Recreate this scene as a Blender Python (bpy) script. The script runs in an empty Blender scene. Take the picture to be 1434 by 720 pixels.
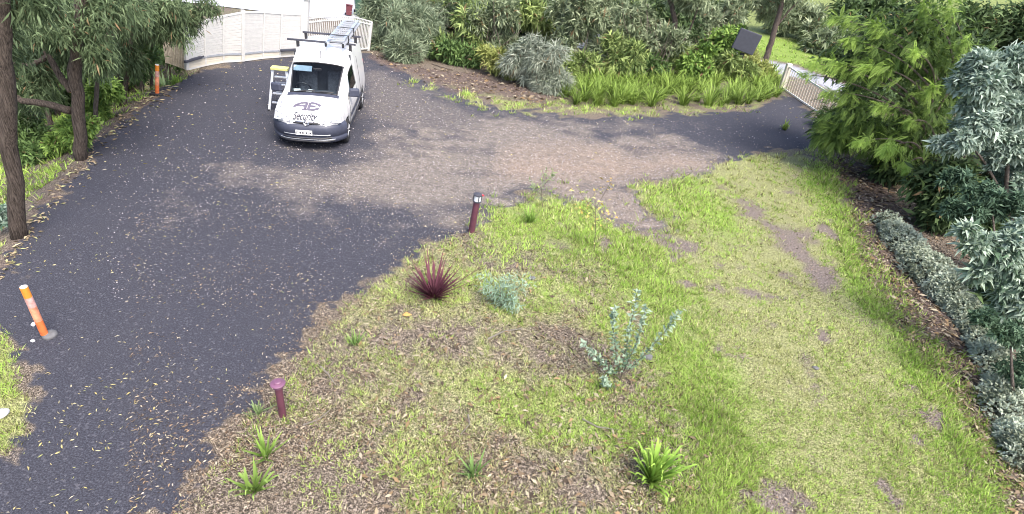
import bpy, bmesh, math, random
import numpy as np
from mathutils import Vector, Matrix, Euler
R = math.radians
sc = bpy.context.scene
col = sc.collection
rng = np.random.default_rng(7)
random.seed(7)

# ---------------------------------------------------------------- camera
W, H = 1434, 720
FPX, PITCH, ROLL, CH = 801.0, 0.5427, 0.1485, 5.50
_f = np.array([0, math.cos(PITCH), -math.sin(PITCH)])
_u0 = np.array([0, math.sin(PITCH), math.cos(PITCH)])
_x0 = np.array([1., 0, 0])
_x = math.cos(ROLL)*_x0 + math.sin(ROLL)*_u0
_u = -math.sin(ROLL)*_x0 + math.cos(ROLL)*_u0
cd = bpy.data.cameras.new('camera')
cam = bpy.data.objects.new('camera', cd); col.objects.link(cam)
m = Matrix((( _x[0], _u[0], -_f[0], 0), (_x[1], _u[1], -_f[1], 0), (_x[2], _u[2], -_f[2], CH), (0, 0, 0, 1)))
cam.matrix_world = m
cd.sensor_fit = 'HORIZONTAL'; cd.sensor_width = 36; cd.lens = FPX/W*36
cd.clip_start = 0.1; cd.clip_end = 3000
sc.camera = cam

# ---------------------------------------------------------------- light
SUN_EL, SUN_AZ = 56.0, 142.0        # azimuth measured from +Y towards +X
world = bpy.data.worlds.new('World'); sc.world = world; world.use_nodes = True
nt = world.node_tree; nt.nodes.clear()
wo = nt.nodes.new('ShaderNodeOutputWorld'); bg = nt.nodes.new('ShaderNodeBackground')
sky = nt.nodes.new('ShaderNodeTexSky'); sky.sky_type = 'NISHITA'; sky.sun_disc = False
sky.sun_elevation = R(SUN_EL); sky.sun_rotation = R(SUN_AZ)
sky.dust_density = 4.0; sky.air_density = 0.8; sky.ozone_density = 1.0
bg.inputs['Strength'].default_value = 0.15
nt.links.new(sky.outputs[0], bg.inputs[0]); nt.links.new(bg.outputs[0], wo.inputs[0])
sl = bpy.data.lights.new('sun', 'SUN'); sl.energy = 1.5; sl.angle = R(32); sl.color = (1.0, .95, .88)
so = bpy.data.objects.new('sun', sl); col.objects.link(so)
sd = Vector((math.sin(R(SUN_AZ))*math.cos(R(SUN_EL)), math.cos(R(SUN_AZ))*math.cos(R(SUN_EL)), math.sin(R(SUN_EL))))
so.rotation_euler = sd.to_track_quat('Z', 'Y').to_euler(); so.location = sd*60
sc.view_settings.view_transform = 'Standard'; sc.view_settings.look = 'None'
sc.view_settings.exposure = 1.42; sc.view_settings.gamma = 1
sc.render.engine = 'CYCLES'
sc.cycles.filter_width = 1.0; sc.cycles.max_bounces = 6; sc.cycles.diffuse_bounces = 3; sc.cycles.transparent_max_bounces = 6

# ---------------------------------------------------------------- geometry helpers
def ray(px, py):
    return _f*FPX + _x*(px-W/2) - _u*(py-H/2)
def G(px, py, z=0.0):
    d = ray(px, py); t = (z-CH)/d[2]
    return np.array([d[0]*t, d[1]*t, z])
def AT(px, py, base, dy=0.0):
    """point of the sight line at the base's own distance (same world Y) plus dy"""
    d = ray(px, py); t = (base[1]+dy)/d[1]
    return np.array([d[0]*t, d[1]*t, CH+d[2]*t])
def proj(P):
    d = P - np.array([0, 0, CH]); z = np.maximum(d@_f, .05)
    return np.stack([W/2+FPX*(d@_x)/z, H/2-FPX*(d@_u)/z], -1)
def dist(p): return float((np.asarray(p)-np.array([0, 0, CH]))@_f)
def norm(v): return v/np.maximum(np.linalg.norm(v, axis=-1, keepdims=True), 1e-9)

def hash2(ix, iy, s):
    n = (ix.astype(np.int64)*374761393 + iy.astype(np.int64)*668265263 + s*974634777) & 0x7fffffff
    n = ((n ^ (n >> 13))*1274126177) & 0x7fffffff
    return ((n ^ (n >> 16)) & 0xffff)/65535.0
def vnoise(x, y, s=0):
    ix, iy = np.floor(x), np.floor(y); fx, fy = x-ix, y-iy
    fx = fx*fx*(3-2*fx); fy = fy*fy*(3-2*fy); ix = ix.astype(int); iy = iy.astype(int)
    return (hash2(ix, iy, s)*(1-fx)+hash2(ix+1, iy, s)*fx)*(1-fy)+(hash2(ix, iy+1, s)*(1-fx)+hash2(ix+1, iy+1, s)*fx)*fy
def fbm(x, y, s=0, o=4):
    v = 0; a = .5; 
    for k in range(o): v = v+a*vnoise(x*2**k, y*2**k, s+k*17); a *= .5
    return v/(1-.5**o)
def sdf(px, py, poly):
    """signed distance in layout units, negative inside"""
    P = np.stack([px, py], -1); poly = np.array(poly, float); n = len(poly)
    d = np.full(len(P), 1e18); ins = np.zeros(len(P), bool)
    for i in range(n):
        a, b = poly[i], poly[(i+1) % n]; e = b-a; w = P-a
        t = np.clip((w@e)/(e@e+1e-9), 0, 1); q = w-t[:, None]*e
        d = np.minimum(d, (q*q).sum(1))
        c = ((a[1] <= P[:, 1]) & (b[1] > P[:, 1])) | ((b[1] <= P[:, 1]) & (a[1] > P[:, 1]))
        with np.errstate(divide='ignore', invalid='ignore'):
            xi = a[0]+(P[:, 1]-a[1])*e[0]/(e[1] if e[1] != 0 else 1e-9)
        ins ^= c & (P[:, 0] < xi)
    d = np.sqrt(d); return np.where(ins, -d, d)
def pline(px, py, pts):
    P = np.stack([px, py], -1); pts = np.array(pts, float); d = np.full(len(P), 1e18)
    for a, b in zip(pts[:-1], pts[1:]):
        e = b-a; w = P-a; t = np.clip((w@e)/(e@e), 0, 1); q = w-t[:, None]*e; d = np.minimum(d, (q*q).sum(1))
    return np.sqrt(d)
def soft(d, w): return np.clip(.5-d/(2*w), 0, 1)

def mesh_np(name, V, F, mat=None, parent=None, colors=None, smooth=False, link=True):
    V = np.asarray(V, np.float32); F = np.asarray(F, np.int32)
    me = bpy.data.meshes.new(name); k = F.shape[1]
    me.vertices.add(len(V)); me.vertices.foreach_set('co', V.ravel())
    me.loops.add(F.size); me.loops.foreach_set('vertex_index', F.ravel())
    me.polygons.add(len(F)); me.polygons.foreach_set('loop_start', np.arange(0, F.size, k, dtype=np.int32))
    me.update(calc_edges=True)
    if colors is not None:
        a = me.color_attributes.new('Col', 'FLOAT_COLOR', 'POINT')
        c = np.ones((len(V), 4), np.float32); c[:, :3] = colors; a.data.foreach_set('color', c.ravel())
    if smooth: me.polygons.foreach_set('use_smooth', np.ones(len(F), bool))
    if mat: me.materials.append(mat)
    if not link: return me
    return objm(name, me, parent)
def objm(name, me, parent=None, loc=None):
    o = bpy.data.objects.new(name, me); col.objects.link(o)
    if parent: o.parent = parent
    if loc is not None: o.location = loc
    return o
def tag(o, label=None, cat=None, group=None, kind=None):
    if label: o['label'] = label
    if cat: o['category'] = cat
    if group: o['group'] = group
    if kind: o['kind'] = kind
    return o
def empty(name, loc, label, cat, group=None, rz=0):
    o = bpy.data.objects.new(name, None); col.objects.link(o); o.location = loc; o.rotation_euler = (0, 0, rz)
    o.empty_display_size = .2
    return tag(o, label, cat, group)

class MB:
    """collects simple solids into one mesh"""
    def __init__(s): s.bm = bmesh.new()
    def box(s, c, size, rot=None, bev=0):
        mt = Matrix.Translation(Vector(c)) @ ((rot.to_matrix().to_4x4() if not isinstance(rot, Matrix) else rot.to_4x4()) if rot else Matrix.Identity(4)) @ Matrix.Diagonal((*size, 1))
        g = bmesh.ops.create_cube(s.bm, size=1, matrix=mt)
        if bev:
            es = list({e for v in g['verts'] for e in v.link_edges})
            bmesh.ops.bevel(s.bm, geom=es, offset=bev, segments=2, affect='EDGES', profile=.5)
        return s
    def bar(s, a, b, w, h=None, up=(0, 0, 1), bev=0):
        a = Vector(a); b = Vector(b); h = h or w; z = (b-a); L = z.length; z.normalize()
        x = Vector(up).cross(z)
        if x.length < 1e-4: x = Vector((1, 0, 0))
        x.normalize(); y = z.cross(x)
        return s.box((a+b)/2, (w, h, L), Matrix((x, y, z)).transposed(), bev)
    def tube(s, pts, radii, n=8, cap=True, jitter=0):
        pts = [Vector(p) for p in pts]; rings = []
        if not hasattr(radii, '__len__'): radii = [radii]*len(pts)
        ref = Vector((0.3, 0.9, 0.2)).normalized()
        for i, p in enumerate(pts):
            t = (pts[min(i+1, len(pts)-1)]-pts[max(i-1, 0)]).normalized()
            r_ = ref if abs(t.dot(ref)) < .92 else Vector((1, 0, 0))
            x = t.cross(r_).normalized(); y = t.cross(x)
            rings.append([s.bm.verts.new(p+(x*math.cos(2*math.pi*k/n)+y*math.sin(2*math.pi*k/n))*radii[i]*(1+random.uniform(-jitter, jitter))) for k in range(n)])
        for A, B in zip(rings[:-1], rings[1:]):
            for k in range(n): s.bm.faces.new((A[k], A[(k+1) % n], B[(k+1) % n], B[k]))
        if cap:
            s.bm.faces.new(rings[0][::-1]); s.bm.faces.new(rings[-1])
        return s
    def lathe(s, prof, c=(0, 0, 0), n=20, mat=None):
        """profile of (r,z) round the vertical axis through c"""
        rings = []
        M = mat or Matrix.Identity(4)
        for r, z in prof:
            rings.append([s.bm.verts.new(M @ (Vector(c)+Vector((r*math.cos(2*math.pi*k/n), r*math.sin(2*math.pi*k/n), z)))) for k in range(n)])
        for A, B in zip(rings[:-1], rings[1:]):
            for k in range(n): s.bm.faces.new((A[k], A[(k+1) % n], B[(k+1) % n], B[k]))
        s.bm.faces.new(rings[0][::-1]); s.bm.faces.new(rings[-1])
        return s
    def data(s, name, mat, smooth=False):
        bmesh.ops.recalc_face_normals(s.bm, faces=s.bm.faces)
        me = bpy.data.meshes.new(name); s.bm.to_mesh(me); s.bm.free()
        if mat: me.materials.append(mat)
        if smooth: me.polygons.foreach_set('use_smooth', np.ones(len(me.polygons), bool))
        return me
    def build(s, name, mat, parent=None, smooth=False, loc=None):
        return objm(name, s.data(name, mat, smooth), parent, loc)

# ---------------------------------------------------------------- materials
def newmat(name):
    mt = bpy.data.materials.new(name); mt.use_nodes = True
    b = mt.node_tree.nodes['Principled BSDF']; return mt, mt.node_tree, b
def paint(name, c, rough=.5, metal=0, spec=.5, var=.12, scale=9, bump=0, coat=0):
    mt, t, b = newmat(name)
    n = t.nodes.new('ShaderNodeTexNoise'); n.inputs['Scale'].default_value = scale; n.inputs['Detail'].default_value = 6
    tc = t.nodes.new('ShaderNodeTexCoord'); t.links.new(tc.outputs['Object'], n.inputs['Vector'])
    r = t.nodes.new('ShaderNodeValToRGB'); e = r.color_ramp.elements
    e[0].position = .3; e[1].position = .7
    e[0].color = (*[x*(1-var) for x in c], 1); e[1].color = (*[min(1, x*(1+var)) for x in c], 1)
    t.links.new(n.outputs['Fac'], r.inputs[0]); t.links.new(r.outputs[0], b.inputs['Base Color'])
    b.inputs['Roughness'].default_value = rough; b.inputs['Metallic'].default_value = metal
    b.inputs['Specular IOR Level'].default_value = spec
    if coat: b.inputs['Coat Weight'].default_value = coat; b.inputs['Coat Roughness'].default_value = .08
    if bump:
        bp = t.nodes.new('ShaderNodeBump'); bp.inputs['Strength'].default_value = bump; bp.inputs['Distance'].default_value = .02
        t.links.new(n.outputs['Fac'], bp.inputs['Height']); t.links.new(bp.outputs[0], b.inputs['Normal'])
    return mt
def bark(name, c1, c2, scale=5):
    mt, t, b = newmat(name)
    tc = t.nodes.new('ShaderNodeTexCoord'); mp = t.nodes.new('ShaderNodeMapping'); mp.inputs['Scale'].default_value = (13, 13, .6)
    n = t.nodes.new('ShaderNodeTexNoise'); n.inputs['Scale'].default_value = scale; n.inputs['Detail'].default_value = 8; n.inputs['Roughness'].default_value = .7
    t.links.new(tc.outputs['Object'], mp.inputs[0]); t.links.new(mp.outputs[0], n.inputs['Vector'])
    r = t.nodes.new('ShaderNodeValToRGB'); e = r.color_ramp.elements
    e[0].position = .36; e[1].position = .66; e[0].color = (*c1, 1); e[1].color = (*c2, 1)
    t.links.new(n.outputs['Fac'], r.inputs[0]); t.links.new(r.outputs[0], b.inputs['Base Color'])
    b.inputs['Roughness'].default_value = .95; b.inputs['Specular IOR Level'].default_value = .1
    bp = t.nodes.new('ShaderNodeBump'); bp.inputs['Strength'].default_value = 1; bp.inputs['Distance'].default_value = .09
    t.links.new(n.outputs['Fac'], bp.inputs['Height']); t.links.new(bp.outputs[0], b.inputs['Normal'])
    return mt
def leafmat(name, trans=.22, rough=.6, spec=.2):
    mt, t, b = newmat(name)
    a = t.nodes.new('ShaderNodeVertexColor'); a.layer_name = 'Col'
    t.links.new(a.outputs[0], b.inputs['Base Color']); b.inputs['Roughness'].default_value = rough
    b.inputs['Specular IOR Level'].default_value = spec
    tr = t.nodes.new('ShaderNodeBsdfTranslucent'); t.links.new(a.outputs[0], tr.inputs[0])
    mx = t.nodes.new('ShaderNodeMixShader'); mx.inputs[0].default_value = trans
    t.links.new(b.outputs[0], mx.inputs[1]); t.links.new(tr.outputs[0], mx.inputs[2])
    t.links.new(mx.outputs[0], t.nodes['Material Output'].inputs[0])
    return mt
M = dict(
    leaf=leafmat('leaf'), grass=leafmat('grass_blade', .25, .6, .2), litter=leafmat('litter', .05, .8, .15),
    bark=bark('bark_brown', (.042, .034, .030), (.23, .185, .155)), bark_grey=bark('bark_grey', (.09, .075, .065), (.26, .22, .19)),
    twig=bark('twig', (.10, .08, .065), (.32, .27, .22), 8),
    white=paint('white_metal', (.60, .595, .57), .45, var=.05), cream=paint('cream_board', (.62, .57, .47), .7, var=.10, scale=4),
    paling=paint('paling', (.42, .37, .29), .9, var=.25, scale=12, bump=.3),
    van_white=paint('van_white', (.74, .74, .74), .25, var=.02, coat=.6), bumper=paint('bumper_plastic', (.05, .056, .085), .5, var=.12),
    black=paint('black_plastic', (.02, .02, .024), .5, var=.2), rubber=paint('rubber', (.022, .022, .024), .9, var=.3),
    alu=paint('aluminium', (.66, .67, .69), .35, metal=.65, var=.08), chrome=paint('chrome', (.75, .75, .77), .15, metal=1, var=.03),
    yellow=paint('yellow_plastic', (.62, .60, .22), .5), darkgrey=paint('interior_grey', (.05, .055, .065), .8, var=.2),
    seat=paint('seat_fabric', (.07, .075, .09), .95, var=.35, scale=25), lamp=paint('lamp_glass', (.72, .74, .78), .12, var=.06, coat=.5),
    plate=paint('plate_white', (.80, .80, .78), .5, var=.03), ink=paint('ink_dark', (.05, .05, .07), .6, var=.1),
    mauve=paint('logo_mauve', (.13, .115, .155), .6, var=.1), grey_ink=paint('logo_grey', (.04, .04, .055), .6, var=.1),
    maroon=paint('maroon_metal', (.105, .035, .055), .5, var=.2), maroon_top=paint('faded_maroon_metal', (.17, .075, .13), .45, var=.15),
    orange=paint('orange_plastic', (.62, .15, .04), .7, var=.30, scale=14), amber=paint('orange_top', (.72, .25, .03), .65, var=.2, scale=14), pinkband=paint('faded_band', (.56, .31, .28), .7, var=.35, scale=20),
    concrete=paint('concrete', (.13, .13, .135), .95, var=.2, scale=20, bump=.4), purple=paint('purple_plastic', (.10, .05, .16), .6),
    rock=paint('tan_rock', (.30, .22, .15), .95, var=.35, scale=8, bump=.6), pale=paint('pale_stone', (.55, .55, .58), .9, var=.18, scale=12, bump=.3),
    slate=paint('slate_metal', (.05, .053, .07), .8, var=.1), galv=paint('galvanised', (.40, .42, .45), .5, metal=.4, var=.12),
    green_bin=paint('green_bin', (.03, .09, .06), .5), red_bin=paint('dark_red_plastic', (.14, .035, .045), .5),
    stick=bark('pale_stick', (.30, .26, .22), (.58, .53, .48), 10), orange_leaf=paint('orange_leaf', (.62, .33, .10), .8, var=.2, scale=30),
    red=paint('red_tag', (.55, .03, .05), .5), road=paint('pale_road', (.42, .43, .45), .9, var=.12, scale=3), pathblue=paint('path_concrete', (.33, .34, .39), .9, var=.12, scale=3),
)
def glassmat():
    mt, t, b = newmat('vehicle_glass'); t.nodes.remove(b)
    tr = t.nodes.new('ShaderNodeBsdfTransparent'); tr.inputs[0].default_value = (.72, .80, .84, 1)
    gl = t.nodes.new('ShaderNodeBsdfGlossy'); gl.inputs['Roughness'].default_value = .03
    fr = t.nodes.new('ShaderNodeFresnel'); fr.inputs[0].default_value = 1.38
    n = t.nodes.new('ShaderNodeTexNoise'); n.inputs['Scale'].default_value = 3
    mx = t.nodes.new('ShaderNodeMixShader'); t.links.new(fr.outputs[0], mx.inputs[0])
    t.links.new(tr.outputs[0], mx.inputs[1]); t.links.new(gl.outputs[0], mx.inputs[2])
    t.links.new(mx.outputs[0], t.nodes['Material Output'].inputs[0]); return mt
M['glass'] = glassmat()

# ---------------------------------------------------------------- layout of the yard (outlines found on the ground)
DRIVE = [(262, 99), (340, 88), (424, 78), (516, 72), (530, 84), (575, 100), (625, 122), (690, 150), (760, 160), (860, 160), (960, 158), (1060, 150), (1104, 132), (1160, 172), (1158, 200), (1085, 213), (1020, 225), (985, 240),
         (920, 253), (880, 262), (900, 290), (960, 330), (900, 325), (830, 285), (760, 272), (700, 288), (655, 315), (600, 338), (560, 368), (530, 395), (482, 428), (440, 468), (406, 508), (388, 540), (352, 580), (310, 640), (268, 690), (248, 735),
         (-90, 760), (-60, 650), (10, 636), (36, 605), (42, 560), (26, 500), (-12, 452), (-60, 440), (-30, 392), (10, 372), (38, 332), (72, 280), (108, 238), (150, 190), (190, 158), (215, 138), (238, 122)]
LEFT_EDGE = [(238, 122), (215, 138), (190, 158), (150, 190), (108, 238), (72, 280), (38, 332), (10, 372), (-60, 420), (-60, 640)]
PALE = [(250, 262), (330, 240), (430, 226), (540, 200), (690, 192), (850, 196), (1000, 212), (1020, 232), (900, 262), (760, 285), (650, 312), (560, 300), (420, 275), (330, 275)]
BROWN = [(690, 214), (800, 200), (940, 210), (1010, 226), (920, 256), (840, 266), (750, 272), (690, 250)]
BACKGREY = [(515, 92), (570, 105), (690, 158), (900, 165), (1000, 180), (700, 205), (560, 195), (500, 170), (505, 110)]
LAWN = [(1008, 228), (1060, 212), (1150, 212), (1178, 268), (1188, 320), (1222, 400), (1275, 482), (1345, 570), (1372, 620), (1405, 690), (1425, 760), (900, 780), (985, 650), (955, 600), (925, 530), (895, 450), (850, 372), (760, 335), (690, 335), (664, 310), (705, 288), (760, 274), (830, 288), (900, 325), (940, 330), (900, 290), (880, 262), (925, 252)]
GREEN1 = [(690, 302), (760, 278), (830, 290), (880, 330), (930, 380), (980, 450), (1020, 540), (1050, 640), (1060, 760), (960, 760), (985, 650), (950, 590), (925, 520), (890, 440), (840, 372), (760, 335), (700, 335)]
GREEN2 = [(905, 262), (960, 250), (1010, 270), (1060, 330), (1010, 335), (950, 300)]
FRINGE = [(1150, 250), (1170, 300), (1205, 385), (1250, 465), (1315, 555), (1358, 640), (1385, 740)]
BARE1 = [(1040, 285), (1090, 325), (1120, 350), (1150, 390)]
BARE2 = [(850, 300), (905, 325), (965, 345)]
BARE3 = [(1125, 505), (1150, 560)]
FRINGE_IN = [(1010, 232), (1140, 225), (1170, 330), (1200, 420), (1255, 500), (1320, 590), (1360, 690), (1380, 760), (1070, 760), (1060, 640), (1030, 540), (990, 450), (940, 380), (950, 340)]
GARDEN = [(655, 318), (690, 332), (760, 332), (850, 372), (895, 450), (925, 530), (955, 600), (985, 650), (900, 780), (230, 780), (268, 690), (310, 640), (352, 580), (388, 540), (406, 508), (440, 468), (482, 428), (530, 395), (560, 368), (600, 338)]
VERGE = [(615, 122), (660, 118), (720, 128), (775, 138), (860, 130), (1000, 135), (1075, 140), (1050, 152), (950, 160), (860, 160), (760, 160), (690, 150), (640, 142)]
BACKLITTER = [(515, 72), (560, 85), (640, 100), (760, 120), (800, 135), (760, 148), (690, 138), (600, 118), (530, 90)]
MULCH = [(1150, 195), (1215, 190), (1260, 300), (1330, 400), (1400, 560), (1450, 700), (1460, 790), (1425, 760), (1405, 690), (1372, 620), (1345, 570), (1275, 482), (1222, 400), (1188, 320), (1178, 268)]
LBANK = [(-60, 452), (-12, 452), (26, 500), (42, 560), (36, 605), (10, 636), (-60, 650)]
LEFT_W = np.array([G(*p)[:2] for p in LEFT_EDGE])
PATH = [(1075, 84), (1110, 92), (1160, 110), (1210, 128), (1195, 138), (1130, 112), (1095, 104), (1070, 95)]
FARLAWN = [(1050, 50), (1090, 55), (1160, 70), (1230, 95), (1330, 140), (1330, 160), (1210, 125), (1120, 92), (1075, 84), (1050, 75)]

def left_drop(x, y):
    """how far a point lies beyond the left edge of the drive"""
    n = len(x); d = np.full(n, 1e9); side = np.zeros(n)
    P = np.stack([x, y], -1)
    for a, b in zip(LEFT_W[:-1], LEFT_W[1:]):
        e = b-a; w = P-a; t = np.clip((w@e)/(e@e), 0, 1); q = w-t[:, None]*e; dd = np.sqrt((q*q).sum(1))
        s = e[0]*w[:, 1]-e[1]*w[:, 0]
        side = np.where(dd < d, s, side); d = np.minimum(d, dd)
    return np.where(side < 0, d, 0)
def terrain(x, y):
    x = np.asarray(x, float); y = np.asarray(y, float)
    d = left_drop(x, y)*(y > 3.0)*np.clip((21-y)/3, 0, 1)
    z = -np.clip((d-.15)*.42, 0, 2.2)
    z = z+.05*(fbm(x*.5, y*.5, 3)-.5)*np.clip(d, 0, 1)
    r = np.hypot(x-20, y-50)
    far = np.clip((y-38)/40, 0, 1)*np.clip((x+5)/20, 0, 1); z = z+far*far*7
    px = proj(np.stack([x, y, np.zeros_like(x)], -1))
    g = np.clip(-sdf(px[:, 0], px[:, 1], GARDEN)/60, 0, 1)*(y > 2.0)
    z = z+g*(.02+.05*(fbm(x*1.3, y*1.3, 8)-.3))
    return z
def T(px, py):
    p = G(px, py); p[2] = terrain(p[:1], p[1:2])[0]; return p

def masks(x, y):
    P = proj(np.stack([x, y, np.zeros_like(x)], -1)); px, py = P[:, 0], P[:, 1]
    s = np.clip(12.0/np.maximum(y, 3), .35, 2.2)      # nearer ground: wider ragged margin
    n1 = fbm(x*.9, y*.9, 1)-.5; n2 = fbm(x*3.1, y*3.1, 2)-.5; n3 = fbm(x*.35, y*.35, 5)-.5
    wob = (n1*46+n2*34)*s
    def A(poly, w, k=1.0): return soft(sdf(px, py, poly)+wob*k, w*s)
    def L(pts, w, k=1.0): return soft(pline(px, py, pts)-w+wob*k*.7, 7*s)
    n4 = fbm(x*7, y*7, 12, 3)-.5
    drive = soft(sdf(px, py, DRIVE)+wob*.75+n4*32*s, 9*s)
    m = {}
    vg = A([(560, 112), (640, 112), (720, 126), (800, 130), (1080, 134), (1060, 158), (940, 166), (800, 168), (680, 160), (600, 136)], 12, 1.2)*np.clip((n2+n1*.6+.12)*5, 0, 1)
    drive = drive*(1-vg*.8)
    m['drive'] = drive
    m['pale'] = np.clip(A(PALE, 30, 1.3)*(.30+1.15*(fbm(x*.45+y*.25, y*2.0-x*.5, 15)))+A(BACKGREY, 26, 1.1)*.55, 0, 1)*drive
    m['brown'] = A(BROWN, 34, 1.0)*(.35+.8*(n2+.5))
    spur = np.clip((px-770)/40, 0, 1)*np.clip((py-255)/14, 0, 1)*(px < 1000)*drive
    m['pale'] = np.maximum(m['pale'], spur*.8); m['brown'] = np.maximum(m['brown'], spur*.45)
    bare = np.clip(L(BARE1, 13)+L(BARE2, 6)+L(BARE3, 3), 0, 1)
    lawn = A(LAWN, 6, .5)
    bare = np.clip(bare+lawn*np.clip((fbm(x*2.2, y*2.2, 91, 3)-.66)*9, 0, .9)*(fbm(x*.5, y*.5, 92, 2) > .42), 0, 1)
    green = np.clip(A(GREEN1, 44, 1.1)+A(GREEN2, 26, 1.1)+soft(pline(px, py, FRINGE)-22+wob*.8, 22*s)+vg*.45, 0, 1)
    patch = np.clip((n1+.05)*6, 0, 1)*(.4+.6*np.clip((n2+.15)*4, 0, 1))
    garden = A(GARDEN, 5, .5)
    upper = np.clip((520-py)/260, 0, 1)*garden        # grassier towards the drive side
    m['green'] = np.clip(np.maximum(green*(1-bare)*np.clip((n2+.42)*3.2, .15, 1), garden*(patch*(.20+.45*np.clip((px-560)/280, 0, 1))+upper*.22*np.clip((n2+.3)*2, 0, 1))), 0, 1)
    m['dry'] = np.clip(np.maximum(lawn*(1-bare)*np.clip((n2+.5)*2.4, .35, 1), garden*np.clip((n3+.20)*3+upper*.6, .12, .9)*np.clip((n1+.28)*3, .1, 1)*np.clip((n2+.42)*2.2, .1, 1)), 0, 1)
    m['dry'] = np.maximum(m['dry'], vg*.7); lb = A(LBANK, 4, .5); m['dry'] = np.maximum(m['dry'], lb*.8)
    d = left_drop(x, y); bank = np.clip((d-.18)*2.2, 0, 1)*(y > 3.5)
    m['green'] = np.maximum(m['green'], bank*np.clip((n1+.3)*3, 0, .28)); m['green'] = np.maximum(m['green'], lb*np.clip((n2+.1)*4, 0, .35))
    far = A(FARLAWN, 6, .3); m['green'] = np.maximum(m['green'], far)
    hillside = np.clip((y-36)/4, 0, 1)*(x > 3); m['green'] = np.maximum(m['green'], hillside*.6)
    m['path'] = A(PATH, 3, .15)
    m['litter'] = np.clip(L(LEFT_EDGE, 10)*(1-drive)+A(BACKLITTER, 8, .7)+A(MULCH, 6, .4), 0, 1)
    m['garden'] = garden; m['lawn'] = lawn; m['bare'] = bare
    return m, px, py

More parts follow.
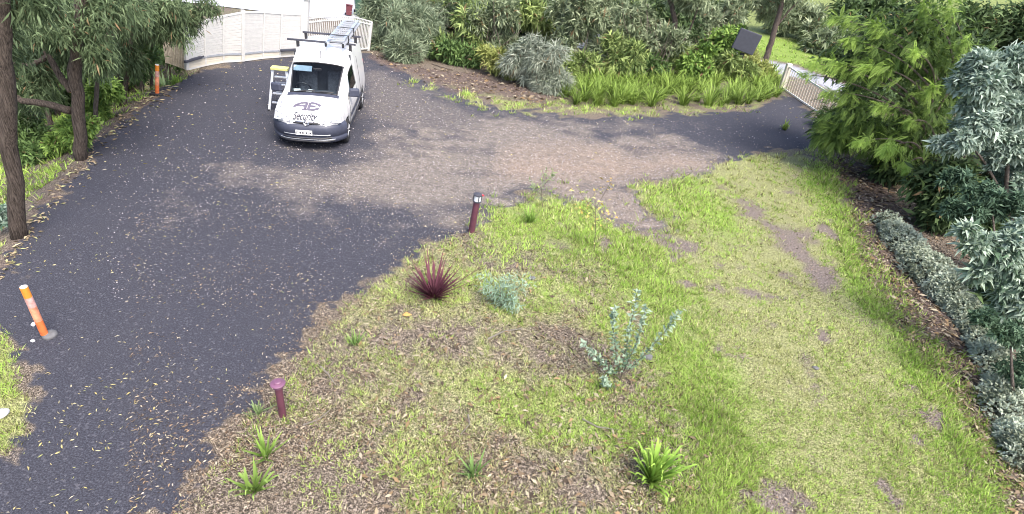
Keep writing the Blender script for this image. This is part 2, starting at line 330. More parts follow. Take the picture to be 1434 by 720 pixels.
# ---- the ground sheet: one continuous grid, handed to the driveway, lawn, bed and rest
def ground():
    ys = [1.0]
    while ys[-1] < 150: ys.append(ys[-1]+max(.045, ys[-1]*.0105))
    ys = np.array(ys); us = np.concatenate([np.linspace(-3.2, -1.25, 40)[:-1], np.linspace(-1.25, 1.25, 250), np.linspace(1.25, 3.2, 40)[1:]])
    Y, U = np.meshgrid(ys, us, indexing='ij'); X = U*(Y+1.0)
    x, y = X.ravel(), Y.ravel(); nr, nc = X.shape
    m, px, py = masks(x, y); z = terrain(x, y)
    z = z+m['drive']*.004*(vnoise(x*2, y*2, 9)-.5)
    ii = (np.arange(nr-1)[:, None]*nc+np.arange(nc-1)[None]).ravel()
    F = np.stack([ii, ii+1, ii+nc+1, ii+nc], -1)
    a1 = np.stack([m['drive'], m['pale'], m['brown'], m['green']], -1); a2 = np.stack([m['dry'], m['litter'], m['path'], m['bare']], -1)
    def fm(v): return v[F].mean(1)
    cls = np.zeros(len(F), int); cls[fm(m['lawn']) > .5] = 2; cls[fm(m['garden']) > .5] = 3; cls[fm(m['drive']) > .5] = 1; cls[fm(m['path']) > .5] = 4
    mt, t, b = newmat('yard_ground'); N = t.nodes; Lk = t.links
    geo = N.new('ShaderNodeNewGeometry')
    def attr(n):
        a = N.new('ShaderNodeAttribute'); a.attribute_name = n; s = N.new('ShaderNodeSeparateColor'); Lk.new(a.outputs['Color'], s.inputs[0]); return s.outputs[0], s.outputs[1], s.outputs[2], a.outputs['Alpha']
    dr, pa, br, gr = attr('mask_a'); dy, li, pt, ba = attr('mask_b')
    def noise(sc_, det=5, rough=.6):
        n = N.new('ShaderNodeTexNoise'); n.inputs['Scale'].default_value = sc_; n.inputs['Detail'].default_value = det; n.inputs['Roughness'].default_value = rough
        Lk.new(geo.outputs['Position'], n.inputs['Vector']); return n.outputs['Fac']
    def ramp(fac, stops):
        r = N.new('ShaderNodeValToRGB'); e = r.color_ramp.elements
        while len(e) < len(stops): e.new(.5)
        for q, (p, c) in zip(e, stops): q.position = p; q.color = (*c, 1)
        Lk.new(fac, r.inputs[0]); return r.outputs[0]
    def mix(f, a, c):
        mx = N.new('ShaderNodeMix'); mx.data_type = 'RGBA'; Lk.new(f, mx.inputs[0]); Lk.new(a, mx.inputs[6]); Lk.new(c, mx.inputs[7]); return mx.outputs[2]
    def math_(op, a, b_, clamp=True):
        q = N.new('ShaderNodeMath'); q.operation = op; q.use_clamp = clamp
        for i, v in ((0, a), (1, b_)):
            if isinstance(v, (int, float)): q.inputs[i].default_value = v
            else: Lk.new(v, q.inputs[i])
        return q.outputs[0]
    f1 = noise(55, 3, .75); f2 = noise(17, 5, .85); f3 = noise(5, 6, .9); fine = math_('ADD', math_('ADD', math_('MULTIPLY', f1, .36, False), math_('MULTIPLY', f2, .36, False), False), math_('MULTIPLY', f3, .28, False), False); mid = noise(9, 6, .7); big = noise(1.3, 4, .6); grain = noise(120, 2, .8)
    fs = math_('ADD', math_('MULTIPLY', noise(70, 2, .8), .55, False), math_('MULTIPLY', noise(26, 4, .8), .45, False), False)
    vor = N.new('ShaderNodeTexVoronoi'); vor.inputs['Scale'].default_value = 42; Lk.new(geo.outputs['Position'], vor.inputs['Vector'])
    vs = N.new('ShaderNodeSeparateColor'); Lk.new(vor.outputs['Color'], vs.inputs[0])
    asph = ramp(f1, [(.30, (.014, .0143, .018)), (.50, (.042, .043, .056)), (.72, (.105, .106, .128))])
    asph = mix(math_('MULTIPLY', math_('SUBTRACT', vs.outputs[0], .90), 4.0), asph, ramp(grain, [(.3, (.12, .12, .14)), (.7, (.26, .25, .27))]))
    asph = mix(math_('MULTIPLY', math_('SUBTRACT', big, .45), .9), asph, ramp(fine, [(.4, (.032, .032, .040)), (.6, (.092, .090, .098))]))
    gravel = ramp(fine, [(.39, (.040, .035, .034)), (.5, (.15, .130, .115)), (.60, (.37, .33, .29))])
    brown = ramp(fine, [(.39, (.05, .038, .034)), (.5, (.215, .168, .132)), (.60, (.47, .39, .32))])
    soil = ramp(fs, [(.41, (.018, .015, .013)), (.49, (.088, .070, .053)), (.54, (.22, .182, .135)), (.60, (.42, .35, .30))])
    green = ramp(fs, [(.41, (.03, .05, .011)), (.5, (.17, .25, .045)), (.58, (.34, .45, .11))])
    dryg = ramp(fs, [(.42, (.03, .032, .014)), (.50, (.18, .20, .075)), (.58, (.50, .48, .26))])
    barec = ramp(fs, [(.41, (.03, .024, .022)), (.5, (.16, .13, .12)), (.60, (.36, .31, .28))])
    brk = lambda mk, k=1.6: math_('MULTIPLY', math_('SUBTRACT', math_('ADD', mk, math_('MULTIPLY', math_('SUBTRACT', mid, .5, False), .9, False), False), .22, False), k)
    c = soil
    c = mix(brk(dy), c, dryg); c = mix(brk(gr), c, green); c = mix(math_('MULTIPLY', ba, .8), c, barec)
    d = mix(brk(pa), asph, gravel); d = mix(brk(br), d, brown)
    lt = ramp(fine, [(.40, (.022, .015, .014)), (.5, (.085, .06, .054)), (.60, (.34, .27, .23))])
    dsharp = math_('MULTIPLY', math_('SUBTRACT', math_('ADD', dr, math_('MULTIPLY', math_('SUBTRACT', fine, .5, False), .7, False), False), .35, False), 3.2)
    c = mix(dsharp, c, d)
    c = mix(math_('MULTIPLY', brk(li), .85), c, lt)
    c = mix(pt, c, ramp(mid, [(.3, (.28, .29, .34)), (.7, (.38, .39, .44))]))
    Lk.new(c, b.inputs['Base Color']); b.inputs['Roughness'].default_value = .9; b.inputs['Specular IOR Level'].default_value = .25
    bp = N.new('ShaderNodeBump'); bp.inputs['Strength'].default_value = .9; bp.inputs['Distance'].default_value = .02
    Lk.new(math_('ADD', fine, math_('MULTIPLY', mid, 1.0, False), False), bp.inputs['Height']); Lk.new(bp.outputs[0], b.inputs['Normal'])
    for k, nm in enumerate(('ground', 'driveway', 'lawn', 'garden_bed', 'path')):
        f = F[cls == k]; ids, inv = np.unique(f, return_inverse=True); f2 = inv.reshape(f.shape)
        o = mesh_np(nm, np.stack([x, y, z], -1)[ids], f2, mt, smooth=True); o['kind'] = 'structure'
        for an, av in (('mask_a', a1), ('mask_b', a2)):
            at = o.data.color_attributes.new(an, 'FLOAT_COLOR', 'POINT'); at.data.foreach_set('color', av[ids].astype(np.float32).ravel())
    o = mesh_np('land', [(-900, -400, -2.6), (900, -400, -2.6), (900, 1200, -2.6), (-900, 1200, -2.6)], [(0, 1, 2, 3)], paint('land_green', (.10, .12, .05), .95, var=.3, scale=.2)); o['kind'] = 'structure'
ground()

# ---- road beyond the gate
def strip(name, pts, mat, z, kind='structure'):
    V = [(*G(*p)[:2], z) for p in pts]; me = bpy.data.meshes.new(name); me.from_pydata(V, [], [list(range(len(V)))]); me.materials.append(mat)
    o = objm(name, me); o['kind'] = kind; return o
def band(name, a, b, w, mat, z, n=24):
    a = np.array(a); b = np.array(b); d = (b-a)/np.linalg.norm(b-a); pn = np.array([-d[1], d[0]])
    V = []; F = []
    for i in range(n+1):
        p = a+(b-a)*i/n; V += [(*(p-pn*w/2), z), (*(p+pn*w/2), z)]
        if i: k = 2*i; F.append((k-2, k, k+1, k-1))
    o = mesh_np(name, V, F, mat); o['kind'] = 'structure'; return o
band('road', (-60, 24.2), (12, 36.2), 9.0, M['road'], .03)
band('road_verge', (-60, 31.0), (12, 43.0), 4.4, paint('straw_verge', (.40, .36, .24), .95, var=.3, scale=2), .05)
band('far_road', (-60, 38.0), (12, 50.0), 9.0, M['road'], .04)

# ---------------------------------------------------------------- foliage builders
def leaf_quads(P, D, L, Wd, r, fold=.25, curl=.25):
    n = len(P); D = norm(D)
    up = norm(r.normal(size=(n, 3))*.55+np.array([0, 0, 1.]))
    S = norm(np.cross(D, up)); Nn = np.cross(S, D)
    L = np.broadcast_to(L, n)[:, None]; Wd = np.broadcast_to(Wd, n)[:, None]
    mid = P+D*L*.45+Nn*L*.06
    V = np.stack([P, mid+S*Wd*.5+Nn*Wd*fold, P+D*L-Nn*L*curl*.6, mid-S*Wd*.5+Nn*Wd*fold], 1)
    F = (np.arange(n)*4)[:, None]+np.arange(4)[None]
    return V.reshape(-1, 3), F
KIND = dict(   # length, width, leaves a clump, spray, droop, dark colour, light colour
    needle=(.42, .034, 26, .16, -.10, (.10, .14, .08), (.40, .47, .31)),
    wattle=(.34, .030, 34, .15, -.45, (.14, .175, .125), (.52, .56, .45)),
    lance=(.34, .060, 12, .05, -.05, (.08, .13, .04), (.44, .54, .19)),
    grey=(.28, .055, 12, .07, .0, (.085, .12, .058), (.40, .46, .28)),
    broad=(.22, .09, 14, .10, .1, (.07, .14, .03), (.34, .50, .12)),
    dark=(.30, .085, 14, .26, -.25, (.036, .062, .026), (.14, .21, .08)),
    mid=(.22, .065, 16, .20, -.05, (.05, .095, .03), (.20, .31, .10)),
    gum=(.18, .024, 16, .18, -.85, (.045, .072, .032), (.20, .27, .135)),
    yellow=(.24, .05, 14, .12, .2, (.17, .20, .05), (.48, .52, .18)),
)
def cloud(blobs, nclump, kind, r, scale=1.0, shell=.38):
    L, Wd, k, spray, droop, c0, c1 = KIND[kind]
    L *= scale; Wd *= scale; spray *= scale
    nb = []
    for c_, r_ in blobs:
        for q in range(9):
            u = norm(r.normal(size=3))*r.random()**.45*.80; nb.append((c_+u*r_, r_*r.uniform(.24, .46)))
    blobs = nb
    vol = np.array([np.prod(b[1])**.66 for b in blobs]); pick = r.choice(len(blobs), nclump, p=vol/vol.sum())
    C = np.array([b[0] for b in blobs])[pick]; Rd = np.array([b[1] for b in blobs])[pick]
    dirs = norm(r.normal(size=(nclump, 3))); rad = r.random(nclump)**shell*(.85+.3*r.random(nclump))
    pos = C+dirs*Rd*rad[:, None]
    P = np.repeat(pos, k, 0)+r.normal(size=(nclump*k, 3))*spray*.5
    O = np.repeat(norm(dirs+r.normal(size=(nclump, 3))*.5), k, 0)
    D = O*.8+r.normal(size=P.shape)*.55+np.array([0, 0, droop])
    n = len(P); v, f = leaf_quads(P, D, L*(.6+.8*r.random(n)), Wd*(.7+.6*r.random(n)), r)
    tcl = np.repeat(np.clip(r.normal(.42, .30, nclump), 0, 1), k)+r.normal(0, .14, n)
    tt = np.clip(tcl, 0, 1)[:, None]
    c = np.array(c0)*(1-tt)+np.array(c1)*tt; c *= (.85+.3*r.random((n, 1)))
    dead = r.random(n) < .02; c[dead] = (.25, .17, .09)
    return v, f, np.repeat(c, 4, 0)
def place(o_local, base): return np.asarray(o_local)-np.asarray(base)
def tree(name, label, cat, base, blobs, kind, nclump, group=None, stems=(), seed=0, scale=1.0, stem_mat='bark', shell=.38, extra=()):
    """base: world foot; blobs: (px,py,rx,ry,dy,depth radius factor) ; stems: (points, r0, r1, part name)"""
    r = np.random.default_rng(seed+11)
    root = empty(name, base, label, cat, group)
    B = []
    for b in blobs:
        px, py, rx, ry, dy = b[:5]; c = AT(px, py, base, dy); q = dist(c)/FPX
        B.append((place(c, base), np.array([rx*q, max(rx, ry)*q*(b[5] if len(b) > 5 else .8), ry*q*1.05])))
    v, f, c = cloud(B, nclump, kind, r, scale, shell)
    mesh_np('crown', v, f, M['leaf'], root, c)
    for pts, r0, r1, nm in stems:
        w = [place(p, base) for p in pts]; k = 5 if len(w) < 6 else 1
        fine = []
        for a, b_ in zip(w[:-1], w[1:]):
            for i in range(4): fine.append(a+(b_-a)*i/4+r.normal(size=3)*r0*.12)
        fine.append(w[-1]); nn = len(fine)
        MB().tube(fine, [r0+(r1-r0)*i/(nn-1) for i in range(nn)], 9, jitter=.10).build(nm, M[stem_mat], root, True)
    return root

# ================================================================ STRUCTURES
# ---- white gate, two leaves
LEAN = .55
def upright(b, t):
    """foot on the ground and top of an upright seen at t"""
    p = G(*b); q = AT(*t, p); q[0] = p[0]+(q[0]-p[0])*LEAN; return Vector(p), Vector(q)
def lerp(a, b, t): return a+(b-a)*t
posts = {k: upright(b, t) for k, b, t in (
    ('l', (262, 99), (267.8, 42)), ('s1', (288, 93), (293, 29)), ('s2', (313, 88.5), (319.7, 22.7)), ('m', (340, 87), (347.8, 17.3)),
    ('s3', (368, 83), (377, 17)), ('s4', (392, 81), (400.8, 19)), ('e', (420, 79), (428.4, 20.5)))}
def gate_leaf(keys, label, kick0, kick1, endpost):
    P = [posts[k] for k in keys]; base = P[0][0].copy()
    root = empty('gate', base, label, 'gate')
    lo = lambda p: p-base
    dirv = (P[-1][0]-P[0][0]).normalized(); perp = Vector((-dirv.y, dirv.x, 0))
    for i, (b, t) in enumerate(P):
        w = .10 if i in (0, len(P)-1) else .055
        MB().bar(lo(b)+Vector((0, 0, .03)), lo(t)+Vector((0, 0, .05 if w > .06 else 0)), w, w, dirv, .006).build('stile', M['white'], root)
    bot0 = bot1 = None
    for i in range(len(P)-1):
        (b0, t0), (b1, t1) = P[i], P[i+1]
        k0 = kick0+(kick1-kick0)*i/(len(P)-1); k1 = kick0+(kick1-kick0)*(i+1)/(len(P)-1)
        mb = MB()
        mb.bar(lo(lerp(b0, t0, .985)), lo(lerp(b1, t1, .985)), .045, .05, (0, 0, 1))
        mb.build('top_rail', M['white'], root)
        MB().bar(lo(lerp(b0, t0, k0)), lo(lerp(b1, t1, k1)), .05, .05).build('lock_rail', M['galv'], root)
        MB().bar(lo(lerp(b0, t0, .03)), lo(lerp(b1, t1, .03)), .045, .05).build('bottom_rail', M['white'], root)
        n = 15
        for j in range(n):
            f0 = k0+.02+(.955-k0)*(j+.5)/n; f1 = k1+.02+(.955-k1)*(j+.5)/n
            a = lo(lerp(b0, t0, f0)); c = lo(lerp(b1, t1, f1)); d = (c-a).normalized()
            h = (t0-b0).length*(.955-k0)/n
            me = MB(); x = d; rotm = Matrix((d, perp, Vector((0, 0, 1)))).transposed() @ Matrix.Rotation(R(9+random.uniform(-2, 2)), 3, 'X')
            me.box((a+c)/2, ((c-a).length-.07, .014, h*.93), rotm)
            me.build('slat', M['white'], root)
        nb = 3
        for j in range(nb):
            f0 = .05+(k0-.07)*(j+.5)/nb; f1 = .05+(k1-.07)*(j+.5)/nb
            a = lo(lerp(b0, t0, f0)); c = lo(lerp(b1, t1, f1)); d = (c-a).normalized()
            MB().box((a+c)/2, ((c-a).length-.07, .016, (t0-b0).length*(k0-.07)/nb*.95), Matrix((d, perp, Vector((0, 0, 1)))).transposed()).build('kick_board', M['cream'], root)
    return root, P, base, perp, dirv
g1, P1, b1_, perp, dirv = gate_leaf(['l', 's1', 's2', 'm'], 'white slatted gate leaf hinged beside the grey paling fence', .235, .165, 0)
P = posts
def motor(gate, P, base, side, label):
    a, c = P[-1 if side else 0], P[-2 if side else 1]
    k = .185 if side else .24
    p = lerp(a[0], a[1], k)-base; q = lerp(c[0], c[1], k)-base; o = Vector((0, -.13, 0))
    MB().bar(p+o, lerp(p, q, .9)+o, .075, .075, bev=.01).bar(p, p+o, .05).bar(lerp(p, q, .9), lerp(p, q, .9)+o, .04).build('opener_arm', M['slate'], gate)
motor(g1, P1, b1_, 0, '')
g2, P2, b2_, _, _ = gate_leaf(['m', 's3', 's4', 'e'], 'white slatted gate leaf partly hidden behind the roof of the van', .165, .155, 0)
motor(g2, P2, b2_, 1, '')
# main gate post
b, t = upright((426, 79), (436.8, 1))
gp = empty('gate_post', b, 'tall thick white gate post behind the roof of the white van', 'post')
MB().bar((0, 0, 0), t-b, .17, .17, (1, 0, 0), .012).build('shaft', M['white'], gp)
MB().box(t-b+Vector((0, 0, .02)), (.22, .22, .05), bev=.01).build('cap', M['white'], gp)
# wing fence of white bars
wing = [upright(b, t) for b, t in (((428, 79), (435, 27)), ((450, 77), (459, 24)), ((474, 75), (484, 23)), ((498, 73), (506, 26)), ((516, 71), (524, 31)))]
wb = wing[0][0].copy()
wf = empty('bar_fence', wb, 'white metal bar fence curving away to the right of the gate post', 'fence')
b, t = wing[-1]; MB().bar(b-wb, t-wb, .10, .10, (1, 0, 0), .01).build('end_post', M['white'], wf)
for (b0, t0), (b1, t1) in zip(wing[:-1], wing[1:]):
    for f, nm in ((1.0, 'top_rail'), (.90, 'upper_rail'), (.08, 'bottom_rail')):
        MB().bar(lerp(b0, t0, f)-wb, lerp(b1, t1, f)-wb, .045, .04).build(nm, M['white'], wf)
    for j in range(9):
        u = (j+.5)/9; bb = lerp(b0, b1, u); tt = lerp(t0, t1, u)
        MB().bar(lerp(bb, tt, .05)-wb, lerp(bb, tt, .99)-wb, .026, .026, (1, 0, 0)).build('bar', M['white'], wf)
# grey paling fence to the left of the gate
pf = [upright(b, t) for b, t in (((232, 88), (228, 55)), ((243, 91), (246, 47)), ((259, 97), (264, 43)))]
pb = pf[1][0].copy(); pr = empty('paling_fence', pb, 'weathered beige paling fence at the far left end of the gate', 'fence')
for (b0, t0), (b1, t1) in zip(pf[:-1], pf[1:]):
    n = 7; d = (b1-b0).normalized(); wd = (b1-b0).length/n
    for f in (.2, .85): MB().bar(lerp(b0, t0, f)-pb+Vector((.03, .06, 0)), lerp(b1, t1, f)-pb+Vector((.03, .06, 0)), .05, .07).build('rail', M['paling'], pr)
    for j in range(n):
        u = (j+.5)/n; bb = lerp(b0, b1, u); tt = lerp(t0, t1, u)
        MB().bar(bb-pb, tt-pb+Vector((0, 0, random.uniform(-.03, .03))), .02, wd*.93, Vector((d.y, -d.x, 0))).build('paling', M['paling'], pr)
# low picket fence on the right
qf = [upright(b, t) for b, t in (((1094, 124), (1104, 92)), ((1126, 146), (1136, 114)), ((1164, 171), (1174, 138)), ((1200, 193), (1210, 160)))]
qb = qf[0][0].copy(); qr = empty('picket_fence', qb, 'low white picket fence where the drive leaves beside the green bed', 'fence')
b, t = qf[0]; MB().bar(b-qb, t-qb+Vector((0, 0, .1)), .22, .22, (1, 0, 0), .02).build('end_post', M['cream'], qr)
for (b0, t0), (b1, t1) in zip(qf[:-1], qf[1:]):
    for f, nm in ((.97, 'top_rail'), (.06, 'bottom_rail')):
        MB().bar(lerp(b0, t0, f)-qb, lerp(b1, t1, f)-qb, .06, .05).build(nm, M['white'], qr)
    for j in range(11):
        u = (j+.5)/11; bb = lerp(b0, b1, u); tt = lerp(t0, t1, u)
        MB().bar(lerp(bb, tt, .04)-qb, tt-qb, .045, .02, (1, 0, 0)).build('picket', M['cream'], qr)
# slate box on a post
b = G(1031, 112); t = AT(1037, 78, b); t[0] = b[0]+(t[0]-b[0])*.7
br = empty('post_box', b, 'dark grey slanted metal box on a slim post above the green bed', 'box on post')
bl = Vector(t)-Vector(b)
MB().tube([(0, 0, 0), bl], .05, 8).build('post', M['galv'], br)
MB().box(bl+Vector((.02, .02, .02)), (.16, .16, .22), bev=.01).build('bracket', M['black'], br)
q = dist(b)/FPX
MB().box(bl+Vector((.02, 0, .16+14*q)), (30*q, .26, 27*q), Euler((R(-4), R(10), R(-12))), .03).build('housing', M['slate'], br)
MB().box(bl+Vector((.03, -.12, .10+14*q)), (5*q, .03, 3*q), Euler((R(-4), R(10), R(-12)))).build('latch', M['galv'], br)

# bins by the road
def bin_(px, py, s, mat, label, tilt):
    b = G(px, py); b[2] = .03; r_ = empty('wheelie_bin', b, label, 'bin'); r_.rotation_euler = (0, tilt, .4)
    mb = MB(); bm = mb.bm
    lo = [(-.24, -.26), (.24, -.26), (.24, .26), (-.24, .26)]; hi = [(-.29, -.33), (.29, -.33), (.29, .36), (-.29, .36)]
    A = [bm.verts.new((x*s, y*s, .1*s)) for x, y in lo]; B = [bm.verts.new((x*s, y*s, .95*s)) for x, y in hi]
    for k in range(4): bm.faces.new((A[k], A[(k+1) % 4], B[(k+1) % 4], B[k]))
    bm.faces.new(A[::-1]); bm.faces.new(B); mb.build('body', mat, r_)
    MB().box((0, .01*s, 1.0*s), (.64*s, .76*s, .07*s), Euler((R(-4), 0, 0)), .02).build('lid', mat, r_)
    for sx in (-.27, .27):
        w = MB(); w.lathe([(.1*s, -.03), (.1*s, .03)], (0, 0, 0), 14); o = w.build('wheel', M['rubber'], r_); o.rotation_euler = (0, R(90), 0); o.location = (sx*s, .28*s, .1*s)
bin_(505, 22, 1.0, M['green_bin'], 'dark green bin standing by the road beyond the bar fence', 0)
bin_(488, 23, .5, M['red_bin'], 'dark red bin by the road, left of the green bin', .1)

# ================================================================ VAN
def van():
    vx, vy, ya = -5.148, 12.534, -.173
    root = empty('van', (vx, vy, 0), 'white delivery van with dark grey bumper parked in front of the gate', 'van')
    root.rotation_euler = (0, R(-1.2), -ya)
    wf_, wr_ = .82, 3.54; AR = .345; AZ = .30
    st = { # y: profile (half width, z) for 9 points from sill to the roof centre
        .055: [(.40, .50), (.42, .56), (.43, .62), (.42, .66), (.40, .70), (.34, .72), (.24, .73), (.12, .735), (0, .74)],
        .11: [(.46, .48), (.49, .56), (.51, .62), (.545, .69), (.54, .735), (.44, .765), (.30, .78), (.15, .785), (0, .79)],
        .22: [(.60, .45), (.64, .55), (.67, .64), (.70, .74), (.66, .795), (.52, .83), (.36, .845), (.18, .85), (0, .855)],
        .42: [(.72, .25), (.75, .48), (.77, .66), (.775, .81), (.69, .865), (.54, .895), (.37, .91), (.18, .915), (0, .92)],
        .80: [(.79, .25), (.82, .48), (.825, .72), (.785, .92), (.71, .97), (.55, .995), (.38, 1.01), (.19, 1.015), (0, 1.02)],
        1.04: [(.79, .25), (.82, .48), (.83, .73), (.785, .965), (.72, 1.02), (.56, 1.06), (.38, 1.08), (.19, 1.085), (0, 1.09)],
        1.84: [(.79, .25), (.82, .48), (.835, .74), (.79, 1.0), (.69, 1.44), (.62, 1.575), (.42, 1.61), (.21, 1.622), (0, 1.63)],
        2.00: [(.79, .25), (.82, .48), (.835, .74), (.795, 1.01), (.695, 1.48), (.625, 1.645), (.43, 1.685), (.21, 1.70), (0, 1.708)],
        2.30: [(.79, .25), (.82, .48), (.835, .74), (.80, 1.02), (.705, 1.53), (.635, 1.72), (.43, 1.765), (.21, 1.78), (0, 1.786)],
        2.60: [(.79, .25), (.825, .48), (.84, .74), (.815, 1.03), (.74, 1.57), (.68, 1.765), (.45, 1.81), (.22, 1.825), (0, 1.83)],
        4.10: [(.79, .27), (.825, .48), (.84, .74), (.815, 1.03), (.745, 1.57), (.685, 1.755), (.45, 1.80), (.22, 1.815), (0, 1.82)],
        4.26: [(.76, .32), (.80, .50), (.815, .74), (.79, 1.03), (.72, 1.55), (.65, 1.71), (.43, 1.75), (.21, 1.765), (0, 1.77)],
    }
    ks = sorted(st); A = np.array([st[k] for k in ks])
    yy = sorted(set(list(ks)+[wf_+AR*math.cos(a) for a in np.linspace(0, math.pi, 13)]+[wr_+AR*math.cos(a) for a in np.linspace(0, math.pi, 13)]+[.3, .55, 2.45, 2.8, 4.0]))
    def prof(y):
        p = np.stack([[np.interp(y, ks, A[:, k, j]) for j in (0, 1)] for k in range(9)])
        for c in (wf_, wr_):
            if abs(y-c) < AR:
                za = AZ+math.sqrt(max(AR**2-(y-c)**2, 0)); 
                p[0, 1] = max(p[0, 1], za); p[1, 1] = max(p[1, 1], za+.012); p[2, 1] = max(p[2, 1], za+.05)
        return p
    prof.A = A
    Pf = [prof(y) for y in yy]
    V = []; idx = {}
    def vid(i, k, s):
        if k == 8: s = 1
        key = (i, k, s)
        if key not in idx: idx[key] = len(V); V.append((s*Pf[i][k][0], yy[i], Pf[i][k][1]))
        return idx[key]
    body, ws, sg = [], [], {1: [], -1: []}
    for i in range(len(yy)-1):
        ym = (yy[i]+yy[i+1])/2
        for k in range(8):
            for s in (1, -1):
                q = (vid(i, k, s), vid(i, k+1, s), vid(i+1, k+1, s), vid(i+1, k, s))
                if s < 0: q = q[::-1]
                if 1.04 < ym < 1.84 and k >= 5: ws.append(q); continue
                body.append(q)
    n = len(yy)-1
    for e in (0, n):
        c = [vid(e, k, 1) for k in range(9)]+[vid(e, k, -1) for k in range(7, -1, -1)]
        me_cap = c if e else c[::-1]
        for j in range(1, len(me_cap)-1): body.append((me_cap[0], me_cap[j], me_cap[j+1], me_cap[j+1]))
    tri = [f for f in body if f[2] == f[3]]; quad = [f for f in body if f[2] != f[3]]
    me = bpy.data.meshes.new('body'); me.from_pydata(V, [], quad+[f[:3] for f in tri]); me.materials.append(M['van_white'])
    me.polygons.foreach_set('use_smooth', np.ones(len(me.polygons), bool))
    o = objm('body', me, root); es = o.modifiers.new('split', 'EDGE_SPLIT'); es.split_angle = R(38)
    def skin(y, k):  # point on the body
        p = prof(y); return Vector((p[k][0], y, p[k][1]))
    def hood_z(x, y):
        p = prof(y); xs = p[::-1, 0]; return float(np.interp(abs(x), xs[:6], p[::-1, 1][:6]))
    # windscreen with black surround
    a, b = 1.04, 1.84
    def wsp(u, v, off=0):      # u -1..1 across, v 0..1 up
        p0, p1 = prof(a), prof(b)
        k = abs(u)*3; xs = np.array([0, 1, 2, 3]); P0 = np.stack([np.interp(k, xs, p0[[8, 7, 6, 5], j]) for j in (0, 1)]); P1 = np.stack([np.interp(k, xs, p1[[8, 7, 6, 5], j]) for j in (0, 1)])
        q = P0+(P1-P0)*v; y = a+(b-a)*v
        return Vector((math.copysign(q[0], u), y-off*.6, q[1]+off*.8+.012*math.sin(math.pi*v)*0))
    def patch(name, fn, nu, nv, mat, parent, both=False, smooth=True):
        V = [fn(i/nu, j/nv) for j in range(nv+1) for i in range(nu+1)]
        F = [(j*(nu+1)+i, j*(nu+1)+i+1, (j+1)*(nu+1)+i+1, (j+1)*(nu+1)+i) for j in range(nv) for i in range(nu)]
        return mesh_np(name, [tuple(v) for v in V], F, mat, parent, smooth=smooth)
    wsn = patch('windscreen', lambda u, v: wsp((u*2-1)*.95, .035+.93*v, .008), 12, 6, M['glass'], root)
    def frame_strip(u0, v0, u1, v1, w):
        pts = [wsp(u0+(u1-u0)*i/8, v0+(v1-v0)*i/8, .010) for i in range(9)]
        return MB().tube(pts, w, 6)
    for q in ((-.96, .02, .96, .02), (-.96, .975, .96, .975), (-.965, .02, -.965, .975), (.965, .02, .965, .975)):
        frame_strip(*q, .016).build('windscreen_seal', M['black'], root)
    for u0, u1, sgn in ((-.75, .05, 1), (.1, .82, 1)):
        MB().tube([wsp(u0, .0, .04), wsp((u0+u1)/2, .035, .045), wsp(u1, .05, .04)], .013, 5).build('wiper', M['black'], root)
    # cowl
    patch('cowl', lambda u, v: Vector(((u*2-1)*.60, .93+.12*v, hood_z((u*2-1)*.60, .93+.12*v)+.008)), 10, 2, M['bumper'], root)
    # side windows (doors)
    for s in (1, -1):
        def swp(u, v, s=s):
            y = 1.30+(2.36-1.30)*u; p = prof(y); lo = p[3]; hi = p[4]
            ytop = min(1, max(.06, (y-1.14)/(1.84-1.14)*1.05)) if y < 1.84 else 1
            q = lo+(hi-lo)*(.06+.84*v*(1 if y >= 1.84 else 1)); return Vector((s*(q[0]+.008), y, q[1]))
        patch('side_window', swp, 12, 4, M['black'] if False else M['glass'], root)
        patch('window_surround', lambda u, v, s=s: swp(u*1.06-.03, v*1.12-.06)-Vector((s*.004, 0, 0)), 12, 4, M['black'], root)
        # door seams, handle, side moulding
        def seam(y0, k0, k1):
            pts = [Vector((s*(p[0]+.003), y0, p[1])) for p in (prof(y0)[k0]*(1-t)+prof(y0)[k0+1]*t for k0 in range(k0, k1) for t in (0, .5, 1))]
            return pts
        for y0 in (1.22, 2.42, 3.05): MB().tube(seam(y0, 0, 4), .005, 4).build('door_seam', M['black'], root)
        MB().box((s*.835, 2.25, .90), (.03, .16, .035), bev=.008).build('door_handle', M['bumper'], root)
        patch('side_moulding', lambda u, v, s=s: Vector((s*(.842+.012*math.sin(math.pi*v)), 1.20+1.98*u, .50+.10*v)), 10, 4, M['bumper'], root)
        patch('sill_trim', lambda u, v, s=s: Vector((s*(.80+.028*v), 1.20+1.98*u, .22+.12*v)), 10, 2, M['bumper'], root)
        MB().box((s*.745, 4.245, 1.02), (.07, .05, .42), bev=.015).build('tail_light', M['red'], root)
        # mirror
        mr = MB().box((s*.93, 1.30, 1.10), (.24, .12, .20), Euler((0, 0, R(12*s))), .035).bar((s*.80, 1.27, 1.02), (s*.90, 1.29, 1.06), .06, .05).build('mirror', M['bumper'], root)
        # headlight
        def hl(u, v, s=s):
            ib, it, ot, ob = Vector((.36, .055, .672)), Vector((.42, .115, .765)), Vector((.74, .34, .835)), Vector((.755, .235, .675))
            q = (ib*(1-u)+ob*u)*(1-v)+(it*(1-u)+ot*u)*v; bul = .03*math.sin(math.pi*u)*math.sin(math.pi*v)+.012
            d = Vector((.35*u, -.9, .35)).normalized(); w = q+d*(bul+.01); w.x *= s; return w
        h = patch('headlight', hl, 8, 5, M['lamp'], root)
        hp = [hl(*q) for q in [(i/6, 0) for i in range(7)]+[(1, i/4) for i in range(1, 5)]+[(1-i/6, 1) for i in range(1, 7)]+[(0, 1-i/4) for i in range(1, 5)]]; MB().tube(hp, .007, 4).build('headlight_seal', M['bumper'], h)
